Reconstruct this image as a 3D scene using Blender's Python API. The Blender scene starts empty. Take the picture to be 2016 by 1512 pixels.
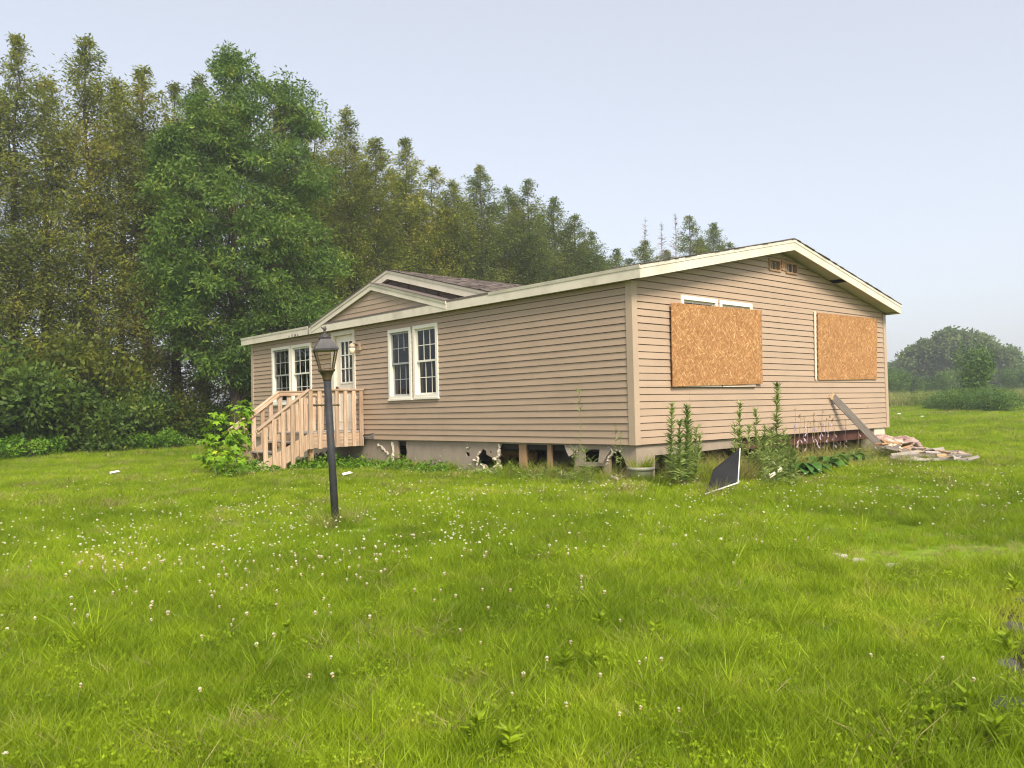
import bpy, bmesh, math, random
import numpy as np
from mathutils import Vector, Matrix, geometry
random.seed(7); RNG = np.random.default_rng(7)
scene = bpy.context.scene
COL = scene.collection

# ------------------------------------------------------------------ camera
F_PX = 1626.64                       # focal length in pixels of the 2016 px wide photograph
CAM = np.array([-8.9965, -7.4936, 0.5405])
RT = np.array([0.74543371, -0.66619655, -0.02259951])
UP = np.array([-0.00346993, -0.03778141, 0.99928])
FW = np.array([0.66657073, 0.74481859, 0.03047519])
cd = bpy.data.cameras.new('camera'); cam = bpy.data.objects.new('camera', cd); COL.objects.link(cam)
cd.sensor_width = 36; cd.lens = F_PX * 36 / 2016; cd.clip_start = 0.05; cd.clip_end = 5000
cam.matrix_world = Matrix(((RT[0], UP[0], -FW[0], CAM[0]), (RT[1], UP[1], -FW[1], CAM[1]), (RT[2], UP[2], -FW[2], CAM[2]), (0, 0, 0, 1)))
scene.camera = cam

# ------------------------------------------------------------------ sky and sun (hazy summer daylight)
HAZE = 0.0013
SUN_EL = math.radians(44); SUN_DIR = Vector((-0.33, -0.94, 0)).normalized() * math.cos(SUN_EL) + Vector((0, 0, math.sin(SUN_EL)))
world = bpy.data.worlds.new('World'); scene.world = world; world.use_nodes = True
wn = world.node_tree.nodes; wl = world.node_tree.links
sky = wn.new('ShaderNodeTexSky'); sky.sky_type = 'NISHITA'; sky.sun_disc = False
sky.sun_elevation = SUN_EL; sky.sun_rotation = math.atan2(SUN_DIR.x, SUN_DIR.y)
sky.air_density = 1.0; sky.dust_density = 3.0; sky.ozone_density = 1.0; sky.altitude = 200
wn['Background'].inputs['Strength'].default_value = 0.071
whs = wn.new('ShaderNodeHueSaturation'); whs.inputs['Saturation'].default_value = 0.6; wl.new(sky.outputs['Color'], whs.inputs['Color']); wmx = wn.new('ShaderNodeMix'); wmx.data_type = 'RGBA'; wmx.inputs[0].default_value = 0.6; wmx.inputs[7].default_value = (2.5, 2.58, 2.8, 1); wl.new(whs.outputs[0], wmx.inputs[6]); wl.new(wmx.outputs[2], wn['Background'].inputs['Color'])   # smoke veil over the whole sky
sl = bpy.data.lights.new('sun', 'SUN'); sl.energy = 1.4; sl.angle = math.radians(20); sl.color = (1.0, 0.92, 0.8)
so = bpy.data.objects.new('sun', sl); COL.objects.link(so); so.rotation_euler = SUN_DIR.to_track_quat('Z', 'Y').to_euler()
vs = scene.view_settings; vs.view_transform = 'Standard'; vs.look = 'None'; vs.exposure = 2.05; vs.gamma = 1.0; vs.use_curve_mapping = False
scene.render.engine = 'CYCLES'
scene.cycles.use_denoising = True; scene.cycles.filter_width = 1.15
scene.cycles.max_bounces = 8; scene.cycles.transparent_max_bounces = 12
scene.cycles.volume_bounces = 0

# ------------------------------------------------------------------ photo pixel -> place
def ray(px, py):
    return FW + RT * (px - 1008) / F_PX - UP * (py - 756) / F_PX
def on_plane(px, py, ax, val):
    d = ray(px, py); return CAM + d * ((val - CAM[ax]) / d[ax])
S2 = np.array([0.66688, 0.74516]); T2 = np.array([0.74516, -0.66688])
def sstep(a, b, x):
    t = np.clip((x - a) / (b - a), 0, 1); return t * t * (3 - 2 * t)
def ground_z(x, y):
    s = (x - CAM[0]) * S2[0] + (y - CAM[1]) * S2[1]; t = (x - CAM[0]) * T2[0] + (y - CAM[1]) * T2[1]
    b = np.interp(s, [-60, -20, 0, 11, 20, 48, 55, 110, 400, 2500], [-1.9, -1.35, -1.0, -0.54, -0.54, -0.27, -0.06, 0.28, 0.6, 1.0])
    b = b + 0.22 * sstep(0, 9, t) * sstep(17, 34, s)
    b = b + 0.018 * np.sin(x * 1.3 + 0.7 * y) * np.sin(y * 1.1 - 0.3 * x) + 0.012 * np.sin(2.9 * x + 1.0) * np.sin(3.3 * y)
    return b
def gz(x, y): return float(ground_z(x, y))
def on_ground(px, py):
    d = ray(px, py); t = 1.0
    while t < 600:
        q = CAM + d * t
        if q[2] < ground_z(q[0], q[1]): return q
        t *= 1.0008
    return CAM + d * 600
def s_of(x, y): return (x - CAM[0]) * S2[0] + (y - CAM[1]) * S2[1]

# ------------------------------------------------------------------ materials
MATS = {}
def new_mat(name):
    m = bpy.data.materials.new(name); m.use_nodes = True; MATS[name] = m
    nt = m.node_tree
    return m, nt.nodes, nt.links, nt.nodes['Principled BSDF']
def mat(name, c, rough=0.6, var=0.12, scale=4.0, stretch=(1, 1, 1), c2=None, bump=0.0, bscale=80.0, metal=0.0, spec=0.4, grime=None, gscale=1.2, gamt=0.4, coords='Object', transl=0.0, objrand=0.12):
    """base colour c broken up by stretched noise towards c2, optional soft grime colour, fine bump"""
    m, n, l, b = new_mat(name)
    tc = n.new('ShaderNodeTexCoord'); mp = n.new('ShaderNodeMapping'); mp.inputs['Scale'].default_value = stretch
    oi = n.new('ShaderNodeObjectInfo')
    if coords == 'World':
        ge = n.new('ShaderNodeNewGeometry'); l.new(ge.outputs['Position'], mp.inputs['Vector'])
    else:
        ad = n.new('ShaderNodeVectorMath'); ad.operation = 'ADD'; mu = n.new('ShaderNodeMath'); mu.operation = 'MULTIPLY'; mu.inputs[1].default_value = 37.0
        l.new(oi.outputs['Random'], mu.inputs[0]); l.new(tc.outputs['Object'], ad.inputs[0]); l.new(mu.outputs[0], ad.inputs[1]); l.new(ad.outputs[0], mp.inputs['Vector'])
    nz = n.new('ShaderNodeTexNoise'); nz.inputs['Scale'].default_value = scale; nz.inputs['Detail'].default_value = 5; nz.inputs['Roughness'].default_value = 0.6
    l.new(mp.outputs[0], nz.inputs['Vector'])
    cr = n.new('ShaderNodeValToRGB'); e = cr.color_ramp.elements
    c = tuple(c); lo = tuple(v * (1 - var) for v in c) if c2 is None else tuple(c2); hi = tuple(min(1, v * (1 + var)) for v in c) if c2 is None else c
    e[0].position = 0.32; e[1].position = 0.68; e[0].color = (*lo, 1); e[1].color = (*hi, 1)
    l.new(nz.outputs['Fac'], cr.inputs['Fac']); col = cr.outputs['Color']
    if grime is not None:
        n2 = n.new('ShaderNodeTexNoise'); n2.inputs['Scale'].default_value = gscale; n2.inputs['Detail'].default_value = 6; n2.inputs['Roughness'].default_value = 0.65
        ge2 = n.new('ShaderNodeNewGeometry'); l.new(ge2.outputs['Position'], n2.inputs['Vector'])
        r2 = n.new('ShaderNodeMapRange'); r2.inputs[1].default_value = 0.5; r2.inputs[2].default_value = 0.75; r2.inputs[3].default_value = 0; r2.inputs[4].default_value = gamt
        l.new(n2.outputs['Fac'], r2.inputs[0])
        mx = n.new('ShaderNodeMix'); mx.data_type = 'RGBA'; l.new(r2.outputs[0], mx.inputs[0]); l.new(col, mx.inputs[6]); mx.inputs[7].default_value = (*grime, 1); col = mx.outputs[2]
    if objrand:
        hs = n.new('ShaderNodeHueSaturation'); r3 = n.new('ShaderNodeMapRange'); r3.inputs[3].default_value = 1 - objrand; r3.inputs[4].default_value = 1 + objrand
        l.new(oi.outputs['Random'], r3.inputs[0]); l.new(r3.outputs[0], hs.inputs['Value']); l.new(col, hs.inputs['Color']); col = hs.outputs['Color']
    l.new(col, b.inputs['Base Color'])
    b.inputs['Roughness'].default_value = rough; b.inputs['Metallic'].default_value = metal; b.inputs['Specular IOR Level'].default_value = spec
    if bump:
        n3 = n.new('ShaderNodeTexNoise'); n3.inputs['Scale'].default_value = bscale; n3.inputs['Detail'].default_value = 4; l.new(mp.outputs[0], n3.inputs['Vector'])
        bp = n.new('ShaderNodeBump'); bp.inputs['Strength'].default_value = bump; bp.inputs['Distance'].default_value = 0.01; l.new(n3.outputs['Fac'], bp.inputs['Height']); l.new(bp.outputs[0], b.inputs['Normal'])
    return m
def leaf_mat(name, c1, c2, c3=None, scale=0.8, fine=6.0, transl=0.35, rough=0.5, spec=0.25, rnd=0.15, far=0.5):
    """leaf colour drifting between c1 and c2 from clump to clump (world noise), with odd c3 leaves"""
    m, n, l, b = new_mat(name)
    ge = n.new('ShaderNodeNewGeometry')
    n1 = n.new('ShaderNodeTexNoise'); n1.inputs['Scale'].default_value = scale; n1.inputs['Detail'].default_value = 2; l.new(ge.outputs['Position'], n1.inputs['Vector'])
    n2 = n.new('ShaderNodeTexNoise'); n2.inputs['Scale'].default_value = fine; n2.inputs['Detail'].default_value = 2; l.new(ge.outputs['Position'], n2.inputs['Vector'])
    ad = n.new('ShaderNodeMath'); ad.operation = 'ADD'; l.new(n1.outputs['Fac'], ad.inputs[0]); l.new(n2.outputs['Fac'], ad.inputs[1])
    cr = n.new('ShaderNodeValToRGB'); e = cr.color_ramp.elements
    mr = n.new('ShaderNodeMapRange'); mr.inputs[1].default_value = 0.72; mr.inputs[2].default_value = 1.28; l.new(ad.outputs[0], mr.inputs[0])
    e[0].position = 0; e[0].color = (*c1, 1); e[1].position = 0.75; e[1].color = (*c2, 1)
    if c3 is not None:
        k = e.new(1.0); k.color = (*c3, 1)
    l.new(mr.outputs[0], cr.inputs['Fac'])
    hs = n.new('ShaderNodeHueSaturation'); r3 = n.new('ShaderNodeMapRange'); r3.inputs[3].default_value = 1 - rnd; r3.inputs[4].default_value = 1 + rnd
    l.new(ge.outputs['Random Per Island'], r3.inputs[0]); l.new(r3.outputs[0], hs.inputs['Value']); l.new(cr.outputs['Color'], hs.inputs['Color'])
    l.new(hs.outputs['Color'], b.inputs['Base Color']); b.inputs['Roughness'].default_value = rough; b.inputs['Specular IOR Level'].default_value = spec
    tr = n.new('ShaderNodeBsdfTranslucent'); l.new(hs.outputs['Color'], tr.inputs['Color'])
    mx = n.new('ShaderNodeMixShader'); mx.inputs[0].default_value = transl; l.new(b.outputs[0], mx.inputs[1]); l.new(tr.outputs[0], mx.inputs[2])
    l.new(mx.outputs[0], n['Material Output'].inputs['Surface'])
    return m

mat('siding', (0.395, 0.284, 0.195), 0.5, 0.035, 0.9, (1, 1, 1), grime=(0.32, 0.232, 0.157), gscale=1.1, gamt=0.55, bump=0.05, bscale=30, objrand=0.03)
mat('trim_tan', (0.43, 0.32, 0.225), 0.5, 0.05, 1.5, grime=(0.37, 0.28, 0.19), gamt=0.3, objrand=0.0)
mat('cream_trim', (0.67, 0.595, 0.475), 0.45, 0.06, 2.0, grime=(0.33, 0.27, 0.2), gscale=2.3, gamt=0.45, objrand=0.04)
mat('white_vinyl', (0.78, 0.73, 0.62), 0.35, 0.04, 3.0, grime=(0.5, 0.44, 0.34), gscale=3.0, gamt=0.25, objrand=0.02)
mat('grey_sash', (0.33, 0.33, 0.32), 0.4, 0.08, 4.0)
mat('door_paint', (0.80, 0.70, 0.56), 0.35, 0.03, 2.0, grime=(0.5, 0.42, 0.32), gamt=0.25)
mat('sheathing', (0.16, 0.11, 0.075), 0.9, 0.2, 3.0)
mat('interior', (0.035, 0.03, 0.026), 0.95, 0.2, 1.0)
mat('soffit', (0.42, 0.38, 0.30), 0.6, 0.06, 2.0, grime=(0.2, 0.16, 0.12), gamt=0.3)
mat('skirting', (0.33, 0.265, 0.20), 0.85, 0.14, 2.5, (1, 1, 0.4), grime=(0.25, 0.18, 0.125), gscale=2.2, gamt=0.6, bump=0.2, bscale=60, objrand=0)
mat('foam', (0.62, 0.55, 0.42), 0.8, 0.12, 8.0)
mat('rust_beam', (0.075, 0.028, 0.018), 0.75, 0.3, 6.0)
mat('stud_wood', (0.36, 0.215, 0.115), 0.75, 0.18, 4.0, (6, 6, 0.8), bump=0.1)
mat('new_wood', (0.56, 0.425, 0.30), 0.7, 0.13, 2.6, (14, 14, 0.8), c2=(0.33, 0.20, 0.115), bump=0.12, bscale=30, objrand=0.2)
mat('grey_wood', (0.36, 0.31, 0.27), 0.8, 0.2, 3.2, (10, 10, 0.7), bump=0.15)
mat('old_board', (0.20, 0.17, 0.145), 0.8, 0.25, 3.0, (9, 9, 0.8), bump=0.2)
mat('torn_wood', (0.62, 0.42, 0.22), 0.8, 0.2, 20.0)
mat('black_paint', (0.030, 0.030, 0.032), 0.62, 0.25, 5.0, bump=0.1, bscale=120, grime=(0.08, 0.075, 0.07), gscale=7, gamt=0.35, spec=0.25)
mat('lantern_iron', (0.055, 0.05, 0.05), 0.45, 0.3, 8.0, bump=0.15, bscale=90, grime=(0.16, 0.14, 0.12), gscale=9, gamt=0.4)
mat('bronze', (0.11, 0.075, 0.04), 0.5, 0.3, 9.0, metal=0.4, bump=0.1)
mat('pot', (0.36, 0.34, 0.27), 0.6, 0.1, 5.0, grime=(0.25, 0.26, 0.17), gscale=6, gamt=0.5)
mat('screen_mesh', (0.022, 0.022, 0.023), 0.9, 0.2, 2.0, spec=0.08)
mat('alu', (0.62, 0.61, 0.58), 0.4, 0.1, 6.0)
mat('insulation', (0.50, 0.38, 0.33), 0.95, 0.12, 9.0, c2=(0.34, 0.22, 0.18), bump=0.8, bscale=25)
mat('paper_back', (0.45, 0.37, 0.30), 0.8, 0.12, 5.0, bump=0.3, bscale=20)
mat('brown_batt', (0.40, 0.24, 0.08), 0.95, 0.3, 7.0, bump=0.8, bscale=20)
mat('stone', (0.40, 0.37, 0.31), 0.9, 0.2, 6.0, bump=0.4, bscale=30)
mat('dark_stone', (0.075, 0.07, 0.065), 0.9, 0.3, 6.0, spec=0.1, bump=0.5, bscale=25)
mat('bark', (0.085, 0.062, 0.046), 0.95, 0.3, 5.0, (4, 4, 0.6), bump=0.5, bscale=12, coords='World', objrand=0.1)
mat('dead_wood', (0.25, 0.22, 0.20), 0.95, 0.2, 5.0, coords='World', objrand=0.1)
mat('stalk', (0.14, 0.17, 0.05), 0.8, 0.2, 8.0, objrand=0.2)
mat('dry_stalk', (0.30, 0.22, 0.11), 0.9, 0.2, 8.0, objrand=0.2)
mat('soil', (0.042, 0.032, 0.022), 0.95, 0.3, 9.0, spec=0.05, bump=0.6, bscale=40)
mat('globe_glass', (0.72, 0.60, 0.42), 0.2, 0.1, 30.0, bump=0.3, bscale=60)
mat('petal_white', (0.74, 0.69, 0.54), 0.7, 0.1, 40.0, objrand=0.1)
mat('petal_brown', (0.40, 0.27, 0.14), 0.8, 0.2, 40.0, objrand=0.2)
mat('petal_lilac', (0.42, 0.32, 0.38), 0.7, 0.2, 30.0, objrand=0.2)
mat('paper', (0.78, 0.77, 0.72), 0.7, 0.05, 5.0)
mat('curtain', (0.35, 0.31, 0.24), 0.9, 0.15, 6.0, (12, 12, 0.3))
leaf_mat('cedar', (0.085, 0.125, 0.018), (0.26, 0.285, 0.036), (0.42, 0.375, 0.06), 0.55, 3.0, 0.5, rnd=0.3)
leaf_mat('cedar_far', (0.075, 0.115, 0.028), (0.19, 0.235, 0.042), (0.29, 0.28, 0.065), 0.5, 3.0, 0.5, rnd=0.28)
leaf_mat('ash', (0.055, 0.118, 0.02), (0.15, 0.245, 0.036), (0.32, 0.39, 0.065), 0.75, 2.2, 0.45, rnd=0.3)
leaf_mat('shrub_dark', (0.046, 0.09, 0.015), (0.125, 0.195, 0.026), (0.24, 0.275, 0.035), 0.9, 3.0, 0.45, rnd=0.28)
leaf_mat('shrub_olive', (0.06, 0.092, 0.013), (0.175, 0.20, 0.02), (0.31, 0.29, 0.035), 0.9, 3.0, 0.45, rnd=0.28)
leaf_mat('lush', (0.065, 0.16, 0.012), (0.16, 0.30, 0.02), (0.28, 0.40, 0.03), 1.5, 9.0, 0.35, rnd=0.2)
leaf_mat('maple', (0.10, 0.23, 0.012), (0.26, 0.43, 0.02), (0.46, 0.50, 0.03), 1.6, 7.0, 0.4, rnd=0.2)
leaf_mat('hosta', (0.045, 0.12, 0.018), (0.085, 0.19, 0.028), None, 2.0, 9.0, 0.25, rnd=0.2)
leaf_mat('weed', (0.13, 0.20, 0.04), (0.28, 0.36, 0.09), (0.40, 0.44, 0.14), 2.0, 9.0, 0.4, rnd=0.25)
leaf_mat('willow', (0.05, 0.11, 0.02), (0.12, 0.21, 0.035), (0.18, 0.27, 0.05), 0.6, 3.0, 0.3, rnd=0.2)
leaf_mat('farwood', (0.075, 0.135, 0.04), (0.18, 0.25, 0.07), None, 0.12, 0.8, 0.5, rnd=0.35)
leaf_mat('grass', (0.175, 0.262, 0.009), (0.315, 0.42, 0.016), (0.43, 0.485, 0.04), 0.35, 2.2, 0.45, rough=0.5, spec=0.2, rnd=0.3)
leaf_mat('grass_dry', (0.20, 0.17, 0.05), (0.36, 0.32, 0.11), None, 0.6, 5.0, 0.3, rnd=0.3)
leaf_mat('meadow', (0.14, 0.20, 0.035), (0.27, 0.29, 0.075), (0.36, 0.33, 0.12), 0.14, 1.2, 0.3, rnd=0.2)

def glass_mat(name, tint, refl):
    m, n, l, b = new_mat(name)
    gl = n.new('ShaderNodeBsdfGlossy'); gl.inputs['Roughness'].default_value = 0.02; gl.inputs['Color'].default_value = (0.9, 0.93, 0.95, 1)
    tr = n.new('ShaderNodeBsdfTransparent'); tr.inputs['Color'].default_value = (*tint, 1)
    lw = n.new('ShaderNodeLayerWeight'); lw.inputs['Blend'].default_value = 0.5; pw = n.new('ShaderNodeMath'); pw.operation = 'POWER'; pw.inputs[1].default_value = 4.0; l.new(lw.outputs['Facing'], pw.inputs[0])
    ma = n.new('ShaderNodeMath'); ma.operation = 'MULTIPLY_ADD'; ma.inputs[1].default_value = 0.9; ma.inputs[2].default_value = refl; l.new(pw.outputs[0], ma.inputs[0])
    mx = n.new('ShaderNodeMixShader'); l.new(ma.outputs[0], mx.inputs[0]); l.new(tr.outputs[0], mx.inputs[1]); l.new(gl.outputs[0], mx.inputs[2]); l.new(mx.outputs[0], n['Material Output'].inputs['Surface'])
    return m
glass_mat('window_glass', (0.35, 0.37, 0.36), 0.03)
glass_mat('lantern_glass', (0.86, 0.85, 0.80), 0.03)

def osb_mat():
    m, n, l, b = new_mat('osb')
    tc = n.new('ShaderNodeTexCoord'); oi = n.new('ShaderNodeObjectInfo')
    nd = n.new('ShaderNodeTexNoise'); nd.inputs['Scale'].default_value = 6; l.new(tc.outputs['Object'], nd.inputs['Vector'])
    best = None
    for i, (rz, sc) in enumerate([(0.25, (10, 9, 52)), (1.15, (10, 9, 54)), (-0.75, (11, 9, 46)), (2.3, (9, 9, 60)), (0.7, (13, 9, 66))]):
        rot = n.new('ShaderNodeVectorRotate'); rot.rotation_type = 'Y_AXIS'; rot.inputs['Angle'].default_value = rz; l.new(tc.outputs['Object'], rot.inputs['Vector'])
        mp = n.new('ShaderNodeMapping'); mp.inputs['Scale'].default_value = sc; mp.inputs['Location'].default_value = (i * 7.3, 0, i * 3.1); l.new(rot.outputs[0], mp.inputs['Vector'])
        ad = n.new('ShaderNodeVectorMath'); ad.operation = 'ADD'; l.new(mp.outputs[0], ad.inputs[0]); l.new(nd.outputs['Color'], ad.inputs[1])
        v = n.new('ShaderNodeTexVoronoi'); v.feature = 'F1'; v.inputs['Scale'].default_value = 1.0; v.inputs['Randomness'].default_value = 1.0; l.new(ad.outputs[0], v.inputs['Vector'])
        sep = n.new('ShaderNodeSeparateColor'); l.new(v.outputs['Color'], sep.inputs[0])
        pw = n.new('ShaderNodeMath'); pw.operation = 'POWER'; pw.inputs[1].default_value = 1.5; l.new(sep.outputs[0], pw.inputs[0])
        dm = n.new('ShaderNodeMapRange'); dm.inputs[1].default_value = 0.25; dm.inputs[2].default_value = 0.75; dm.inputs[3].default_value = 1.0; dm.inputs[4].default_value = 0.35; l.new(v.outputs['Distance'], dm.inputs[0])
        mu = n.new('ShaderNodeMath'); mu.operation = 'MULTIPLY'; l.new(pw.outputs[0], mu.inputs[0]); l.new(dm.outputs[0], mu.inputs[1])
        if best is None: best = mu.outputs[0]
        else:
            mxn = n.new('ShaderNodeMath'); mxn.operation = 'MAXIMUM'; l.new(best, mxn.inputs[0]); l.new(mu.outputs[0], mxn.inputs[1]); best = mxn.outputs[0]
    cr = n.new('ShaderNodeValToRGB'); e = cr.color_ramp.elements
    e[0].position = 0.25; e[0].color = (0.27, 0.125, 0.045, 1); e[1].position = 0.98; e[1].color = (0.60, 0.40, 0.20, 1)
    k = e.new(0.55); k.color = (0.37, 0.185, 0.070, 1); k = e.new(0.82); k.color = (0.44, 0.235, 0.095, 1)
    l.new(best, cr.inputs['Fac'])
    nl = n.new('ShaderNodeTexNoise'); nl.inputs['Scale'].default_value = 2.0; nl.inputs['Detail'].default_value = 3; l.new(tc.outputs['Object'], nl.inputs['Vector'])
    hs = n.new('ShaderNodeHueSaturation'); mr = n.new('ShaderNodeMapRange'); mr.inputs[3].default_value = 0.82; mr.inputs[4].default_value = 1.18; l.new(nl.outputs['Fac'], mr.inputs[0]); l.new(mr.outputs[0], hs.inputs['Value']); l.new(cr.outputs['Color'], hs.inputs['Color'])
    l.new(hs.outputs['Color'], b.inputs['Base Color']); b.inputs['Roughness'].default_value = 0.7; b.inputs['Specular IOR Level'].default_value = 0.25
    bp = n.new('ShaderNodeBump'); bp.inputs['Strength'].default_value = 0.25; bp.inputs['Distance'].default_value = 0.003; l.new(best, bp.inputs['Height']); l.new(bp.outputs[0], b.inputs['Normal'])
osb_mat()
def shingle_mat():
    m, n, l, b = new_mat('shingle')
    ge = n.new('ShaderNodeNewGeometry'); cr = n.new('ShaderNodeValToRGB'); e = cr.color_ramp.elements
    e[0].color = (0.07, 0.055, 0.048, 1); e[1].color = (0.20, 0.165, 0.145, 1)
    nz = n.new('ShaderNodeTexNoise'); nz.inputs['Scale'].default_value = 60; nz.inputs['Detail'].default_value = 4; l.new(ge.outputs['Position'], nz.inputs['Vector'])
    ad = n.new('ShaderNodeMath'); ad.operation = 'ADD'; l.new(ge.outputs['Random Per Island'], ad.inputs[0]); mu = n.new('ShaderNodeMath'); mu.operation = 'MULTIPLY_ADD'; mu.inputs[1].default_value = 0.7; mu.inputs[2].default_value = -0.35
    l.new(nz.outputs['Fac'], mu.inputs[0]); l.new(mu.outputs[0], ad.inputs[1]); l.new(ad.outputs[0], cr.inputs['Fac']); l.new(cr.outputs['Color'], b.inputs['Base Color']); b.inputs['Roughness'].default_value = 0.95; b.inputs['Specular IOR Level'].default_value = 0.15
shingle_mat()
def ground_mat():
    m, n, l, b = new_mat('ground')
    ge = n.new('ShaderNodeNewGeometry')
    def nz(s, d=4):
        q = n.new('ShaderNodeTexNoise'); q.inputs['Scale'].default_value = s; q.inputs['Detail'].default_value = d; l.new(ge.outputs['Position'], q.inputs['Vector']); return q
    a = nz(0.5); c = nz(9)
    cr = n.new('ShaderNodeValToRGB'); e = cr.color_ramp.elements
    e[0].position = 0.3; e[0].color = (0.095, 0.165, 0.010, 1); e[1].position = 0.7; e[1].color = (0.18, 0.285, 0.018, 1)
    l.new(a.outputs['Fac'], cr.inputs['Fac'])
    r2 = n.new('ShaderNodeValToRGB'); e = r2.color_ramp.elements; e[0].position = 0.3; e[0].color = (0.5, 0.5, 0.5, 1); e[1].position = 0.7; e[1].color = (1.25, 1.2, 1.1, 1); l.new(c.outputs['Fac'], r2.inputs['Fac'])
    mx = n.new('ShaderNodeMix'); mx.data_type = 'RGBA'; mx.blend_type = 'MULTIPLY'; mx.inputs[0].default_value = 1; l.new(cr.outputs['Color'], mx.inputs[6]); l.new(r2.outputs['Color'], mx.inputs[7])
    l.new(mx.outputs[2], b.inputs['Base Color']); b.inputs['Roughness'].default_value = 1.0; b.inputs['Specular IOR Level'].default_value = 0.1
    bp = n.new('ShaderNodeBump'); bp.inputs['Strength'].default_value = 0.6; bp.inputs['Distance'].default_value = 0.05; l.new(c.outputs['Fac'], bp.inputs['Height']); l.new(bp.outputs[0], b.inputs['Normal'])
ground_mat()

# ------------------------------------------------------------------ mesh helpers
def tag(o, label=None, category=None, group=None, kind=None):
    for k, v in (('label', label), ('category', category), ('group', group), ('kind', kind)):
        if v is not None: o[k] = v
    return o
def link(o, parent=None):
    COL.objects.link(o)
    if parent is not None:
        o.parent = parent; o.matrix_parent_inverse = Matrix.Translation(-Vector(ROOTLOC.get(parent.name, (0, 0, 0))))
    return o
ROOTLOC = {}
def empty(name, loc):
    o = bpy.data.objects.new(name, None); o.empty_display_size = 0.2; COL.objects.link(o); o.location = loc; ROOTLOC[o.name] = tuple(loc); return o
class MB:
    def __init__(s): s.v = []; s.f = []
    def add(s, vs, fs):
        k = len(s.v); s.v += [tuple(map(float, p)) for p in vs]; s.f += [tuple(i + k for i in f) for f in fs]; return s
    def box(s, lo, hi):
        (a, b, c), (d, e, f) = lo, hi
        return s.add([(a, b, c), (d, b, c), (d, e, c), (a, e, c), (a, b, f), (d, b, f), (d, e, f), (a, e, f)], [(0, 3, 2, 1), (4, 5, 6, 7), (0, 1, 5, 4), (1, 2, 6, 5), (2, 3, 7, 6), (3, 0, 4, 7)])
    def hexa(s, eight): return s.add(eight, [(0, 3, 2, 1), (4, 5, 6, 7), (0, 1, 5, 4), (1, 2, 6, 5), (2, 3, 7, 6), (3, 0, 4, 7)])
    def tube(s, pts, rad, n=6, cap=True):
        pts = [Vector(p) for p in pts]; k = len(s.v); R = len(pts); up = Vector((0.31, 0.17, 0.93))
        for i, p in enumerate(pts):
            d = (pts[min(i + 1, R - 1)] - pts[max(i - 1, 0)]).normalized(); a = d.cross(up)
            if a.length < 1e-3: a = d.cross(Vector((1, 0, 0)))
            a.normalize(); b = d.cross(a); r = rad[i] if hasattr(rad, '__len__') else rad
            s.v += [tuple(p + (a * math.cos(t) + b * math.sin(t)) * r) for t in [2 * math.pi * j / n for j in range(n)]]
        for i in range(R - 1):
            for j in range(n): s.f.append((k + i * n + j, k + i * n + (j + 1) % n, k + (i + 1) * n + (j + 1) % n, k + (i + 1) * n + j))
        if cap: s.f.append(tuple(k + j for j in range(n))[::-1]); s.f.append(tuple(k + (R - 1) * n + j for j in range(n)))
        return s
    def lathe(s, prof, c, n=16, rot=0.0):
        k = len(s.v)
        for r, z in prof: s.v += [(c[0] + r * math.cos(rot + 2 * math.pi * j / n), c[1] + r * math.sin(rot + 2 * math.pi * j / n), c[2] + z) for j in range(n)]
        for i in range(len(prof) - 1):
            for j in range(n): s.f.append((k + i * n + j, k + i * n + (j + 1) % n, k + (i + 1) * n + (j + 1) % n, k + (i + 1) * n + j))
        s.f.append(tuple(k + j for j in range(n))[::-1]); s.f.append(tuple(k + (len(prof) - 1) * n + j for j in range(n)))
        return s
    def mesh(s, name, m, smooth=False):
        me = bpy.data.meshes.new(name); me.from_pydata(s.v, [], s.f)
        if m: me.materials.append(MATS[m])
        if len(s.f) < 900:
            bm = bmesh.new(); bm.from_mesh(me); bmesh.ops.recalc_face_normals(bm, faces=bm.faces); bm.to_mesh(me); bm.free()
        if smooth: me.polygons.foreach_set('use_smooth', [True] * len(me.polygons))
        me.update(); return me
    def build(s, name, m, parent=None, smooth=False):
        return link(bpy.data.objects.new(name, s.mesh(name, m, smooth)), parent)
def quads_mesh(name, V, nper, m, tri=False):
    """V: (N, nper, 3) -> N separate faces"""
    N = V.shape[0]; me = bpy.data.meshes.new(name); me.vertices.add(N * nper); me.vertices.foreach_set('co', V.reshape(-1).astype(np.float32))
    me.loops.add(N * nper); me.loops.foreach_set('vertex_index', np.arange(N * nper, dtype=np.int32)); me.polygons.add(N)
    me.polygons.foreach_set('loop_start', np.arange(0, N * nper, nper, dtype=np.int32)); me.polygons.foreach_set('loop_total', np.full(N, nper, dtype=np.int32))
    me.materials.append(MATS[m]); me.update(calc_edges=True); me.validate(); return me
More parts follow.
